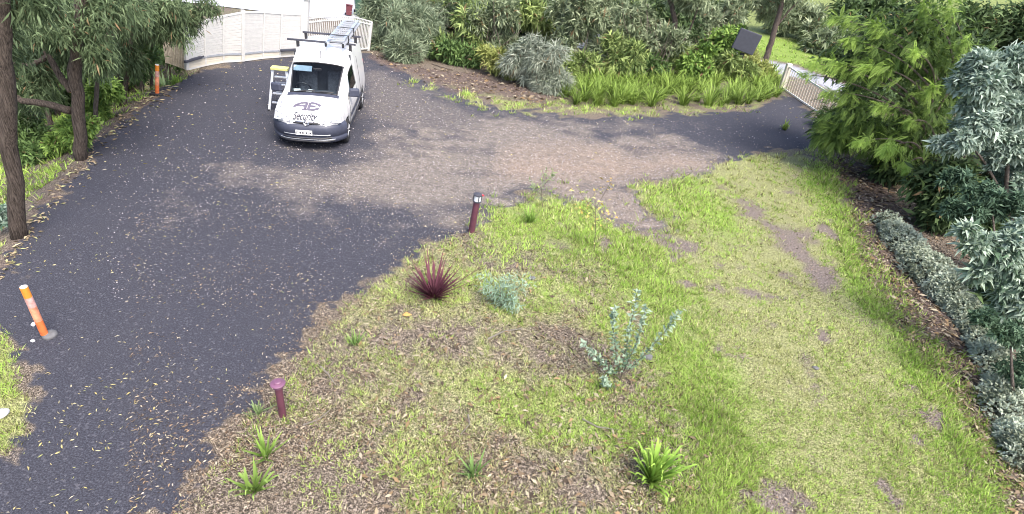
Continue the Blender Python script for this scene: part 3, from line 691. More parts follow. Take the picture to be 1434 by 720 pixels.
        for u, v, rr in ((.38, .5, .04), (.70, .55, .03)):
            c = hl(u, v)+Vector((0, -.004, .002)); MB().lathe([(rr, 0), (rr*.8, .012)], (0, 0, 0), 14, Matrix.Translation(c) @ Matrix.Rotation(R(65), 4, 'X')).build('reflector', M['galv'], h)
        # wheels
        for wy in (wf_, wr_):
            tyre = MB(); prf = [(.17, -.085), (.27, -.09), (.295, -.06), (.30, 0), (.295, .06), (.27, .09), (.17, .085)]
            Mw = Matrix.Translation((s*.735, wy, .30)) @ Matrix.Rotation(R(90), 4, 'Y'); tyre.lathe(prf, (0, 0, 0), 26, Mw)
            w = tyre.build('wheel', M['rubber'], root, True)
            rim = MB(); rim.lathe([(.19, .062*s), (.185, .080*s), (.15, .074*s), (.06, .088*s), (.03, .092*s)], (0, 0, 0), 20, Mw); rim.build('hubcap', M['alu'], w)
            for j in range(6):
                an = j*math.pi/3; p0 = Mw @ Vector((.05*math.cos(an), .05*math.sin(an), .088*s)); p1 = Mw @ Vector((.17*math.cos(an), .17*math.sin(an), .082*s)); MB().bar(p0, p1, .035, .012).build('spoke', M['alu'], w)
            MB().lathe([(AR-.004, -.02), (AR-.004, .02)], (0, 0, 0), 24, Matrix.Translation((s*.60, wy, .30)) @ Matrix.Rotation(R(90), 4, 'Y')).build('wheel_well', M['black'], root)
    # bumper
    def plan(t):   # t -1..1
        l = .845*math.sin(t*math.pi/2); return l, .47*(abs(l)/.845)**3.8
    prb = [(.20, .09), (.22, .03), (.27, .0), (.33, -.005), (.345, .012), (.37, .012), (.385, -.008), (.50, -.012), (.57, -.01), (.60, .006), (.635, .03), (.66, .075)]
    V = []; F = []; nt_ = 40
    for i in range(nt_+1):
        t = -1+2*i/nt_; l, y = plan(t); nx = np.array([l*.55, -1.]); nx = nx/np.linalg.norm(nx)
        if abs(t) > .8: nx = norm(np.array([np.sign(l)*1.0, -.6]))
        for z, off in prb: V.append((l-nx[0]*off, y-nx[1]*off, z))
    k = len(prb)
    for i in range(nt_):
        for j in range(k-1): F.append((i*k+j, (i+1)*k+j, (i+1)*k+j+1, i*k+j+1))
    bo = mesh_np('front_bumper', V, F, M['bumper'], root, smooth=True)
    def onb(l, z, off=.0): return Vector((l, .47*(abs(l)/.845)**3.8-.012-off, z))
    for z0, zz, w in ((.335, .012, .55), (.262, .008, .60)):
        MB().tube([onb(l, z0+.02*(abs(l)/w)**2, .006) for l in np.linspace(-w, w, 15)], .014, 5).build('intake_slot', M['black'], bo)
    for z0, w in ((.415, .52), (.30, .62)):
        MB().tube([onb(l, z0, -.004) for l in np.linspace(-w, w, 15)], .010, 5).build('bumper_rib', M['galv'], bo)
    # plate
    pl = MB().box(onb(-.06, .47, .008)+Vector((0, -.012, 0)), (.372, .012, .115), bev=.003).build('number_plate', M['plate'], root)
    mb = MB()
    for xx, ww, hh in ((-.165, .010, .065), (-.135, .008, .07), (-.08, .034, .045), (-.02, .030, .048), (.055, .028, .045), (.10, .008, .07), (.145, .036, .042)):
        mb.box(onb(-.06, .47, .008)+Vector((xx, -.0195, -.004)), (ww, .004, hh), bev=.0015)
    mb.build('plate_marks', M['ink'], pl)
    # grille with chrome bar and round badge
    def nose(l, z, off): return Vector((l, .075+.10*(abs(l)/.55)**2.2+(z-.66)*.45-off, z))
    MB().tube([nose(l, .672, .035) for l in np.linspace(-.36, .36, 13)], .022, 6).build('grille_slot', M['black'], root)
    MB().tube([nose(l, .728, .030) for l in np.linspace(-.42, .42, 13)], .014, 6).build('grille_slot', M['black'], root)
    MB().tube([nose(l, .700, .042) for l in np.linspace(-.37, .37, 13)], .017, 6).build('chrome_bar', M['chrome'], root)
    c = nose(0, .695, .075); Mb = Matrix.Translation(c) @ Matrix.Rotation(R(70), 4, 'X')
    ring = MB(); pts = [Mb @ Vector((.058*math.cos(a_), .058*math.sin(a_), 0)) for a_ in np.linspace(0, 2*math.pi, 21)]; ring.tube(pts, .010, 6); bd = ring.build('badge', M['chrome'], root)
    MB().tube([Mb @ Vector(p) for p in ((-.035, -.03, .004), (-.01, .0, .006), (-.03, .03, .004), (.02, .035, .006), (.035, .0, .005), (.01, -.035, .004))], .009, 5).build('badge_figure', M['chrome'], bd)
    # bonnet seam lines
    for s in (1, -1):
        MB().tube([Vector((s*x_, y_, hood_z(x_, y_)+.002)) for x_, y_ in ((.44, .13), (.56, .26), (.655, .45), (.68, .75), (.66, .98))], .005, 4).build('bonnet_seam', M['bumper'], root)
    # lettering on the bonnet
    ca, sa = math.cos(-ya), math.sin(-ya)
    def on_hood(px, py):
        d = ray(px, py); o_ = np.array([-vx, -vy, CH]); 
        dl = np.array([ca*d[0]+sa*d[1], -sa*d[0]+ca*d[1], d[2]]); ol = np.array([ca*o_[0]+sa*o_[1], -sa*o_[0]+ca*o_[1], o_[2]])
        t = (.80+.275*0-ol[2]+.275*ol[1]*1)/(dl[2]-.275*dl[1]) if False else (.80+.275*ol[1]-ol[2])/(dl[2]-.275*dl[1])
        return ol+dl*t
    def ribbon(pts, w, mat, name, parent, closed=False):
        pts = [np.array(p, float) for p in pts]; f = []
        for a_, b__ in zip(pts[:-1], pts[1:]):
            for i in range(4): f.append(a_+(b__-a_)*i/4)
        f.append(pts[-1]); V = []; F = []
        for i, p in enumerate(f):
            t = f[min(i+1, len(f)-1)]-f[max(i-1, 0)]; t /= np.linalg.norm(t); nn = np.array([-t[1], t[0]])
            for sg_ in (1, -1):
                q = p+nn*w*sg_*.5; V.append((q[0], q[1], hood_z(q[0], q[1])+.014))
            if i: kk = 2*i; F.append((kk-2, kk-1, kk+1, kk))
        return V, F
    # logo: an A swept by an arc and an E with curved bars (bonnet units: x across, y away from the nose)
    c0 = on_hood(432, 149); cx, cy = c0[0], c0[1]
    S = .235
    strokes = [[(-1.15, -.35), (-1.0, .15), (-.62, .55), (-.1, .72)], [(-.1, .72), (-.12, .1), (-.16, -.8)], [(-.42, -.80), (.02, -.80)], [(-.95, -.05), (-.14, -.02)],
               [(.18, .72), (.16, 0), (.14, -.8)], [(.18, .70), (.55, .68), (.9, .45), (1.12, .12)], [(.16, -.02), (.72, 0)], [(.14, -.78), (.6, -.74), (1.05, -.35)]]
    V = []; F = []
    for s_ in strokes:
        v, f = ribbon([(cx+x_*S*1.1, cy+y_*S*.80) for x_, y_ in s_], .062, None, '', None); F += [tuple(i+len(V) for i in q) for q in f]; V += v
    mesh_np('bonnet_logo', V, F, M['mauve'], root)
    c1 = on_hood(409, 166); c2 = on_hood(446, 161)
    cu = bpy.data.curves.new('t', 'FONT'); cu.body = 'Security'; cu.size = 1; cu.shear = .25; cu.align_x = 'LEFT'; cu.offset = .02
    to = bpy.data.objects.new('t', cu); col.objects.link(to)
    dg = bpy.context.evaluated_depsgraph_get(); tm = bpy.data.meshes.new_from_object(to.evaluated_get(dg))
    co = np.zeros(len(tm.vertices)*3); tm.vertices.foreach_get('co', co); co = co.reshape(-1, 3)
    wdt = c2[0]-c1[0]; sx = wdt/co[:, 0].max(); x0 = c1[0]; y0 = (c1[1]+c2[1])/2-.02
    for i, v in enumerate(tm.vertices):
        x_ = x0+co[i, 0]*sx; y_ = y0+co[i, 1]*sx*1.55; v.co = (x_, y_, hood_z(x_, y_)+.015)
    bpy.data.objects.remove(to); tm.materials.clear(); tm.materials.append(M['grey_ink']); tm.name = 'bonnet_lettering'
    objm('bonnet_lettering', tm, root)
    # cabin
    MB().box((0, 1.5, .34), (1.5, 1.9, .08)).box((0, 2.42, 1.05), (1.40, .04, 1.38)).build('cab_floor', M['darkgrey'], root)
    MB().box((0, 1.30, .92), (1.36, .42, .24), Euler((R(8), 0, 0)), .06).build('dashboard', M['darkgrey'], root)
    for s in (-.36, .36):
        se = MB().box((s, 1.95, .66), (.50, .52, .18), bev=.05).build('seat', M['seat'], root)
        MB().box((s, 2.22, 1.02), (.48, .16, .64), Euler((R(-12), 0, 0)), .06).build('seat_back', M['seat'], se)
        MB().box((s, 2.30, 1.44), (.26, .10, .18), bev=.04).build('headrest', M['seat'], se)
    pts = [Vector((-.36+.185*math.cos(a_), 1.60-.10*math.sin(a_), 1.03+.155*math.sin(a_))) for a_ in np.linspace(0, 2*math.pi, 25)]
    sw = MB().tube(pts, .018, 6).build('steering_wheel', M['black'], root)
    MB().box((-.36, 1.59, 1.03), (.12, .05, .09), Euler((R(-35), 0, 0)), .02).bar((-.36, 1.42, .95), (-.36, 1.6, 1.03), .05).build('steering_hub', M['darkgrey'], sw)
    MB().box((-.36, 1.70, 1.49), (.44, .16, .02), Euler((R(40), 0, 0)), .006).build('sun_visor', paint('visor_blue', (.30, .38, .46), .8), root)
    MB().box((0, 1.66, 1.50), (.20, .03, .06), bev=.01).build('inside_mirror', M['black'], root)
    MB().box((-.45, 1.33, 1.05), (.16, .12, .012), Euler((.2, 0, .3))).box((-.15, 1.30, 1.06), (.12, .16, .01), Euler((.15, 0, -.4))).build('paper', M['plate'], root)
    # roof aerial, roof bars
    MB().tube([(0.02, 1.98, 1.69), (0.02, 2.05, 1.86)], .012, 6).build('aerial', M['black'], root)
    for y, l0, l1 in ((2.72, -.92, .80), (3.72, -.74, .80)):
        rb = MB().bar((l0, y, 1.935), (l1, y, 1.935), .055, .045, bev=.008).build('roof_bar', M['slate'], root)
        for s in (-.66, .66): MB().bar((s, y, 1.76), (s*1.0, y, 1.93), .07, .05).build('bar_foot', M['black'], rb)
    # small orange? none; roof seam ribs
    for s in (-.3, 0, .3): MB().tube([Vector((s, y_, prof(y_)[8 if s == 0 else 6][1]+.004+(0 if s == 0 else .007))) for y_ in np.linspace(2.3, 4.1, 8)], .010, 4).build('roof_rib', M['van_white'], root)
    # ladder carried on the roof bars: a thing of its own
    Rm = Matrix.Translation((vx, vy, 0)) @ Euler((0, R(-1.2), -ya)).to_matrix().to_4x4()
    lo = Rm @ Vector((.36, 2.15, 1.98))
    ld = empty('extension_ladder', lo, 'long aluminium extension ladder tied on the roof bars of the van', 'ladder'); ld.rotation_euler = (0, R(-1.2), -ya)
    for s in (-.21, .21):
        MB().bar((s, 0, .03), (s, 3.1, .03), .03, .085, (1, 0, 0)).build('rail', M['alu'], ld)
        MB().bar((s*.86, .25, .115), (s*.86, 3.0, .115), .028, .07, (1, 0, 0)).build('upper_rail', M['alu'], ld)
        MB().box((s, -.02, .03), (.045, .05, .10), bev=.005).build('rail_foot', M['black'], ld)
    for j in range(11): MB().bar((-.21, .12+j*.285, .03), (.21, .12+j*.285, .03), .034, .034).build('rung', M['alu'], ld)
    for j in range(10): MB().bar((-.18, .32+j*.285, .115), (.18, .32+j*.285, .115), .030, .030).build('rung', M['alu'], ld)
    for y_ in (.57, 1.57): MB().bar((-.26, y_, .165), (.26, y_, .165), .03, .012).bar((.26, y_, -.05), (.26, y_, .165), .03, .012).build('strap', M['black'], ld)
    # step ladder standing beside the van
    foot = G(377, 155); sp = empty('step_ladder', foot, 'aluminium step ladder with yellow top standing beside the van', 'ladder', rz=-ya)
    hgt = 1.04
    for s in (0, .56):
        x1 = .10+s*.62
        MB().bar((s, 0, 0), (x1, .34, hgt), .028, .06, (1, 0, 0)).build('front_rail', M['alu'], sp)
        MB().bar((s-.03, .86, 0), (x1, .40, hgt-.05), .024, .03, (1, 0, 0)).build('rear_rail', M['alu'], sp)
        MB().box((s, 0, .02), (.05, .07, .04)).box((s-.03, .86, .02), (.045, .05, .04)).build('foot', M['black'], sp)
    for f in (.20, .42, .64, .82):
        y_ = .34*f; MB().box((.05+.28+.0*f, y_+.03, hgt*f), (.56-.20*f, .10, .03), bev=.004).build('step', M['alu'], sp)
    for f in (.3, .6): MB().bar((-.02+.1*f, .86-.46*f, hgt*f), (.53-.1*f, .86-.46*f, hgt*f), .02).build('rear_brace', M['alu'], sp)
    MB().box((.275, .37, hgt+.03), (.44, .24, .07), bev=.015).build('top_cap', M['yellow'], sp)
    return root
van()

# ================================================================ BOLLARDS, POSTS
def bollard(name, bpx, tpx, label, cap):
    b = T(*bpx); t = AT(*tpx, b); h = t[2]-b[2]; r_ = empty(name, b, label, 'bollard light')
    tx = (t[0]-b[0])*.8/h; r_.rotation_euler = (0, math.atan(tx), 0)
    if cap:
        MB().lathe([(.043, 0), (.043, h-.10)], n=16).build('pole', M['maroon'], r_, False)
        MB().lathe([(.035, h-.10), (.06, h-.085), (.06, h-.07)], n=20).build('collar', M['maroon_top'], r_)
        MB().lathe([(.082, h-.045), (.086, h-.032), (.078, h-.022), (.05, h-.015), (.047, h-.002), (.035, h+.008), (.0, h+.016)][:6], n=24).build('cap', M['maroon_top'], r_)
        MB().tube([(0, 0, h-.08), (0, 0, h-.03)], .045, 14).build('lens', M['lamp'], r_)
    else:
        MB().lathe([(.062, 0), (.062, h-.17)], n=16).build('pole', M['maroon'], r_)
        MB().lathe([(.085, h-.17), (.085, h-.15)], n=20).build('collar', M['slate'], r_)
        MB().lathe([(.07, h-.15), (.07, h-.03)], n=20).build('lens', M['lamp'], r_)
        for k in range(4): a = k*math.pi/2+.4; MB().bar((.08*math.cos(a), .08*math.sin(a), h-.16), (.08*math.cos(a), .08*math.sin(a), h-.03), .016).build('guard_bar', M['slate'], r_)
        MB().lathe([(.088, h-.035), (.09, h-.02), (.06, h), (.03, h+.012)], n=20).build('cap', M['slate'], r_)
        MB().box((.09, .0, h-.02), (.05, .035, .02), Euler((0, .3, .5))).build('tag', M['red'], r_)
bollard('bollard_light', (660, 325), (671, 271), 'maroon bollard light with caged pale lens and red tag at the edge of the lawn', False)
bollard('bollard_light', (396, 583), (388, 534), 'short maroon bollard light with flat round cap beside the tarmac', True)

def marker(bpx, tpx, label, dome):
    b = T(*bpx); t = AT(*tpx, b); r_ = empty('marker_post', b, label, 'marker post')
    v = Vector(t)-Vector(b)
    if not dome: v.x *= .8
    rd = .043 if dome else .05
    z = v.normalized(); L = v.length
    if dome: MB().lathe([(.085, -.02), (.085, .03), (.073, .05), (.045, .06), (.02, .065)], (.035, .03, 0), 22).build('base', M['concrete'], r_, True)
    else: MB().box((.0, -.02, .03), (.30, .20, .05), bev=.015).build('base', M['rubber'], r_)
    st_ = .05
    for a, c, nm, mt in ((0, .60, 'tube', 'orange'), (.60, .80, 'reflective_band', 'pinkband'), (.80, 1.0, 'tube_top', 'amber')):
        MB().tube([z*L*a+Vector((0, 0, st_)), z*L*c+Vector((0, 0, st_))], rd*(1.0 if nm != 'reflective_band' else 1.03), 16).build(nm, M[mt], r_)
    MB().tube([z*L*.30+Vector((0, 0, st_)), z*L*.60+Vector((0, 0, st_))], rd*1.02, 16).build('faded_sleeve', paint('faded_orange', (.66, .26, .15), .7, var=.35, scale=14), r_)
    MB().tube([z*L*1.0+Vector((0, 0, st_)), z*(L+.012)+Vector((0, 0, st_))], rd*.9, 16).build('cap', M['plate'], r_)
marker((64, 472), (35, 407), 'leaning orange marker post in a round concrete base on the tarmac', True)
marker((220.5, 133), (222.5, 94), 'upright orange marker post on a dark base near the gate', False)

# ================================================================ SMALL PLANTS IN THE BED
def strap_mesh(L, Wd, bend, seed, c0, c1, name='leaf', seg=5):
    r = np.random.default_rng(seed); V = []; F = []; C = []
    for i in range(seg+1):
        t = i/seg; a = bend*t*t; y = L*(t-.28*t*t*bend); z = L*(t*.95)*math.cos(a*.75)-L*.22*bend*t*t
        w = Wd*(1-.92*t**2.2)*.5*(.7+.6*min(1, t*4)/1.3)
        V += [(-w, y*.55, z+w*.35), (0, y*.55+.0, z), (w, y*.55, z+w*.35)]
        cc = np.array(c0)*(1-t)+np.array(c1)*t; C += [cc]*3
        if i:
            k = 3*i; F += [(k-3, k-2, k+1, k), (k-2, k-1, k+2, k+1)]
    return mesh_np(name, V, F, M['leaf'], colors=np.array(C), link=False)
def strap_plant(name, px, n, L, Wd, c0, c1, label, cat, seed, bend=(.5, 1.3), group=None, tilt=(-28, 22)):
    b = T(*px) if not isinstance(px, np.ndarray) else px
    root = empty(name, b, label, cat, group); r = random.Random(seed)
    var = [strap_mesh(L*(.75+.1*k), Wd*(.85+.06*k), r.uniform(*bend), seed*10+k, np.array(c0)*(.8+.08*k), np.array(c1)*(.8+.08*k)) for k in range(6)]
    for i in range(n):
        o = objm('leaf', var[i % 6], root); a = i*2.399+r.uniform(-.2, .2)
        o.rotation_euler = (R(r.uniform(*tilt)), R(r.uniform(-6, 6)), a); o.location = (r.uniform(-.04, .04), r.uniform(-.04, .04), -.01)
        s = r.uniform(.75, 1.1); o.scale = (1, s, s)
strap_plant('flax', (607, 418), 120, .60, .026, (.07, .022, .033), (.155, .055, .078), 'spiky dark red flax plant at the edge of the tarmac', 'plant', 3, (.0, .35), None, (-36, 6))
strap_plant('agapanthus', (910, 676), 74, .66, .036, (.10, .18, .025), (.32, .50, .09), 'bright green strap leaved clump nearest the camera in the bare bed', 'plant', 5, (.3, 1.0))
strap_plant('agapanthus', (662, 668), 26, .34, .020, (.07, .13, .03), (.20, .32, .10), 'small thin green tuft left of the bright strap leaved clump', 'plant', 8)
strap_plant('grass_tuft', (372, 640), 30, .36, .022, (.10, .18, .03), (.28, .42, .09), 'green grass tuft just below the short round capped bollard', 'plant', 9, (.3, .9))
strap_plant('grass_tuft', (356, 688), 32, .42, .026, (.10, .17, .03), (.27, .39, .10), 'broad green grass tuft at the bottom edge beside the tarmac', 'plant', 10, (.5, 1.2))
strap_plant('grass_tuft', (362, 580), 24, .26, .016, (.10, .15, .06), (.24, .33, .14), 'grey green grass tuft left of the short round capped bollard', 'plant', 11)
strap_plant('grass_tuft', (497, 484), 24, .28, .016, (.10, .18, .05), (.26, .38, .11), 'fine green grass tuft between the flax and the short bollard', 'plant', 12)
strap_plant('grass_tuft', (1098, 182), 40, .40, .035, (.11, .17, .03), (.30, .40, .10), 'lone green grass tuft on the dark drive by the picket fence', 'plant', 13)
strap_plant('grass_tuft', (742, 312), 48, .44, .022, (.12, .20, .04), (.30, .46, .10), 'lush tall grass tuft in the green lawn right of the caged bollard', 'plant', 14)
strap_plant('yucca', (224, 84), 40, 1.0, .07, (.06, .11, .05), (.22, .31, .16), 'spiky green yucca behind the upright orange post', 'plant', 15, (.2, .8))
strap_plant('grass_tuft', (246, 108), 50, .55, .05, (.10, .18, .03), (.30, .44, .10), 'bright green clump at the foot of the beige paling fence', 'plant', 16)

def sapling(name, label, base_px, stems, leafL, leafW, c0, c1, per, seed, spread=.06, cat='sapling', tipc=None):
    """stems: list of pixel polylines; leaves in pairs along them"""
    b = T(*base_px); r = np.random.default_rng(seed); root = empty(name, b, label, cat)
    VV = []; DD = []; tt = []
    for pl in stems:
        pts = [place(AT(x, y, b, dy), b) for x, y, dy in pl]; pts[0] = place(b, b) if pl is stems[0] else pts[0]
        fine = []
        for a, c in zip(pts[:-1], pts[1:]):
            for i in range(5): fine.append(a+(c-a)*i/5)
        fine.append(pts[-1])
        MB().tube(fine, [.007*(1-.7*i/len(fine)) for i in range(len(fine))], 5).build('stem', M['twig'], root)
        for k in range(per):
            t = .12+.88*(k+r.random())/per; q = t*(len(fine)-1); i = int(min(q, len(fine)-2)); p = fine[i]+(fine[i+1]-fine[i])*(q-i)
            ax = norm(fine[i+1]-fine[i]); sd_ = norm(np.cross(ax, r.normal(size=3)))
            for s in (1, -1): VV.append(p+r.normal(size=3)*spread*.2); DD.append(sd_*s*.9+ax*.5+r.normal(size=3)*.25); tt.append(t)
    VV = np.array(VV); n = len(VV); v, f = leaf_quads(VV, np.array(DD), leafL*(.6+.6*r.random(n)), leafW*(.7+.5*r.random(n)), r)
    k = np.clip(np.array(tt)[:, None]*.7+r.normal(0, .2, (n, 1)), 0, 1); c = np.array(c0)*(1-k)+np.array(c1)*k
    if tipc is not None:
        w = r.random(n) < .4; c[w] = np.array(tipc)*(.8+.4*r.random((w.sum(), 1)))
    mesh_np('foliage', v, f, M['leaf'], root, np.repeat(c, 4, 0))
sapling('gum_sapling', 'upright silvery green gum sapling with stacked round leaves in the bed', (868, 535),
        [[(868, 535, 0), (876, 490, .05), (884, 450, .08), (893, 408, .1)], [(868, 530, 0), (862, 490, 0), (858, 452, .03), (862, 432, .03)], [(868, 528, 0), (900, 500, .1), (935, 460, .15), (952, 436, .15)], [(868, 530, 0), (840, 505, -.05), (815, 480, -.08)], [(868, 532, 0), (892, 478, .04), (905, 430, .1)], [(868, 534, 0), (850, 545, -.2), (845, 530, -.25)]],
        .085, .042, (.19, .29, .18), (.46, .57, .45), 46, 4, .05)
sapling('wattle_seedling', 'low feathery blue green wattle seedling right of the red flax', (705, 432),
        [[(705, 432, 0), (700, 415, 0), (690, 398, .1), (672, 390, .15)], [(705, 432, 0), (715, 412, 0), (728, 400, .1), (738, 396, .1)], [(704, 430, 0), (700, 408, -.05), (705, 390, .1)], [(704, 430, 0), (716, 425, -.1), (722, 428, -.15)], [(704, 430, 0), (690, 412, 0), (680, 405, 0)], [(704, 430, 0), (712, 404, 0), (718, 390, .1)]],
        .11, .016, (.22, .32, .22), (.38, .52, .40), 70, 5, .3)
sapling('young_tree', 'thin stemmed sapling with sparse yellow and orange leaves on the lawn', (832, 352),
        [[(832, 345, 0), (834, 318, 0), (834, 290, 0), (832, 268, 0)], [(834, 300, 0), (820, 280, 0), (804, 258, 0)], [(834, 292, 0), (848, 268, .1), (858, 250, .1)], [(834, 310, 0), (850, 305, -.1), (856, 302, -.1)], [(834, 305, 0), (815, 294, 0), (808, 292, 0)]],
        .085, .04, (.40, .42, .14), (.62, .58, .22), 9, 6, .4, tipc=(.64, .46, .14))
sapling('young_tree', 'wispy grey green sapling at the lawn edge left of the yellow one', (760, 292),
        [[(760, 292, 0), (758, 270, 0), (760, 250, 0), (766, 238, 0)], [(759, 275, 0), (748, 262, 0), (745, 255, 0)], [(760, 262, 0), (770, 250, 0), (776, 240, 0)]],
        .12, .022, (.16, .22, .13), (.30, .40, .16), 18, 7, .15)

# agapanthus bed along the hedge
BED = [(786, 106), (850, 98), (930, 108), (1010, 98), (1085, 104), (1092, 138), (1040, 148), (960, 150), (880, 150), (800, 148), (778, 135)]
def clump_mesh(seed):
    r = np.random.default_rng(seed); V = []; F = []; C = []
    for i in range(52):
        L = r.uniform(.40, .85); w = r.uniform(.028, .048); a = r.random()*6.283; le = r.uniform(.15, 1.25); bend = r.uniform(.5, 1.9)
        d = np.array([math.cos(a), math.sin(a), 0]); s = np.array([-d[1], d[0], 0]); p = d*r.random()*.12; tcol = np.clip(r.normal(.35+.07*(seed % 6), .30), 0, 1)
        k0 = len(V)
        for j in range(4):
            t = j/3; el = (math.pi/2-le*.6)-bend*t; 
            V += [p-s*w*.5*(1-t*.9), p+s*w*.5*(1-t*.9)]
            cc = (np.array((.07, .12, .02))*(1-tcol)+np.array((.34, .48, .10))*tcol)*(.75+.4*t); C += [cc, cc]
            p = p+(d*math.cos(el)+np.array([0, 0, math.sin(el)]))*L/3
            if j: k = k0+2*j; F.append((k-2, k-1, k+1, k))
    return mesh_np('clump', np.array(V), F, M['leaf'], colors=np.array(C), link=False)
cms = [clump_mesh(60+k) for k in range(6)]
cnt = 0; rr = np.random.default_rng(21); pts = []
while cnt < 150:
    x = rr.uniform(775, 1095); y = rr.uniform(96, 152)
    if sdf(np.array([x]), np.array([y]), BED)[0] > 0: continue
    g = G(x, y)
    if any(np.hypot(*(g[:2]-p[:2])) < .36 for p in pts): 
        if rr.random() < .97: continue
    pts.append(g)
    o = objm('agapanthus_clump', cms[cnt % 6], None, g); o.rotation_euler = (0, 0, rr.random()*6.28); s = rr.uniform(.75, 1.5); o.scale = (s, s, s*rr.uniform(.8, 1.1))
    tag(o, 'strappy bright green clump in the long bed at the foot of the hedge', 'plant', 'strap leaved clumps in the hedge bed'); cnt += 1

# ================================================================ HEDGE AND TREES AT THE BACK
def hedge(name, label, base_px, blobs, kind, n, seed, scale=1.0, twigs=3, mat='bark_grey', cat='shrub', group='shrubs of the back hedge', shell=.38):
    b = T(*base_px); r = np.random.default_rng(seed+500); st_ = []
    blobs = [(q[0], q[1], q[2]*1.18, q[3]*1.15, *q[4:]) for q in blobs]; n = int(n*1.5)
    for k in range(twigs):
        q = blobs[k % len(blobs)]
        t = AT(q[0]+r.uniform(-.5, .5)*q[2], q[1]-r.uniform(-.2, .6)*q[3], b, q[4]); m_ = b+(t-b)*.45+np.array([r.uniform(-.3, .3), r.uniform(-.2, .2), .1])
        st_.append(([b+np.array([r.uniform(-.15, .15), 0, -.05]), m_, t], r.uniform(.025, .05), .01, 'stem'))
    root = tree(name, label, cat, b, blobs, kind, n, group, st_, seed, scale, mat, shell)
    mb = MB()
    for k in range(9):
        q = blobs[r.integers(len(blobs))]; t = AT(q[0]+r.uniform(-1.05, 1.05)*q[2], q[1]+r.uniform(-1.05, .9)*q[3], b, q[4]-r.uniform(.2, .8)*q[2]*dist(b)/FPX)-b
        o_ = np.array([r.normal()*.25, r.normal()*.2, .1]); o_ = t*.35+o_; m_ = (o_+t)/2+r.normal(size=3)*.15
        mb.tube([o_, m_, t], [.016, .011, .005], 4)
    mb.build('twigs', M['twig'], root)
    return root
hedge('wattle_shrub', 'grey green needle leaved shrub at the right end of the bar fence', (548, 72), [(548, 46, 22, 26, .3), (530, 25, 18, 20, 1)], 'needle', 260, 1)
hedge('wattle_shrub', 'drooping grey needle shrub above the tan edging rocks', (592, 76), [(590, 50, 30, 24, .3), (570, 28, 26, 20, .8)], 'needle', 330, 2)
hedge('native_shrub', 'yellow green lance leaved shrub behind the tan edging rocks', (648, 86), [(650, 45, 28, 34, .3), (632, 70, 22, 14, 0), (668, 66, 20, 16, 0)], 'lance', 340, 3)
hedge('native_shrub', 'loose olive shrub with bare brown twigs above the litter strip', (690, 96), [(690, 30, 36, 34, .8), (700, 66, 30, 18, .2)], 'grey', 330, 4, twigs=7)
hedge('wattle_shrub', 'soft blue grey feathery wattle drooping over the litter strip', (748, 120), [(752, 76, 28, 18, -.1), (744, 98, 16, 11, -.3), (722, 84, 16, 9, 0)], 'wattle', 250, 5)
hedge('native_shrub', 'pale green star leaved shrub at the top above the feathery wattle', (728, 84), [(735, 22, 46, 26, 1.2), (700, 14, 36, 16, 1.5)], 'lance', 380, 6, 1.15)
hedge('native_shrub', 'tall silvery grey shrub left of the middle of the hedge', (806, 106), [(812, 34, 42, 34, .8), (790, 70, 22, 20, .3)], 'grey', 420, 7, 1.1, 6)
hedge('native_shrub', 'light green lance leaved shrub over the left end of the strap leaved bed', (872, 112), [(876, 72, 30, 24, -.1), (860, 90, 22, 16, -.2)], 'lance', 330, 8, .95, 4)
hedge('native_shrub', 'tangled grey shrub with many bare branches in the middle of the hedge', (912, 112), [(900, 34, 46, 30, .8), (930, 60, 30, 20, .3)], 'grey', 330, 9, 1.0, 14)
hedge('native_shrub', 'small leaved bright green shrub left of the post box', (978, 118), [(980, 84, 26, 22, -.1), (960, 96, 20, 14, -.3)], 'broad', 330, 10, 1.0, 5)
hedge('native_shrub', 'dense mid green shrub directly behind the post box', (1008, 104), [(1008, 66, 26, 30, .8), (1020, 94, 16, 16, .4)], 'broad', 340, 11, 1.05)
hedge('native_shrub', 'olive yellow shrub between the post box and the leaning trunk', (1056, 110), [(1056, 92, 20, 16, .5), (1050, 74, 14, 12, .8)], 'yellow', 220, 12, .95)
hedge('native_shrub', 'high grey green shrub under the top edge left of the post box', (990, 86), [(985, 24, 40, 26, 1.5), (950, 12, 36, 18, 2), (1025, 18, 30, 20, 2)], 'grey', 420, 13, 1.2, 6)
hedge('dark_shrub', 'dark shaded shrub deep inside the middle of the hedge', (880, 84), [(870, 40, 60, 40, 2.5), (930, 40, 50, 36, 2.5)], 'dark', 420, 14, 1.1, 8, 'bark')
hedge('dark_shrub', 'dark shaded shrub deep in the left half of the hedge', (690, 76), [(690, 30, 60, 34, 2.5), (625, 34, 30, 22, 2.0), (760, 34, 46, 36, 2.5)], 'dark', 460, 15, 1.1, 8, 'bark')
hedge('dark_shrub', 'dark shaded shrub behind the post box at the top of the hedge', (1010, 76), [(1000, 34, 50, 32, 3.0)], 'dark', 300, 16, 1.1, 6, 'bark')
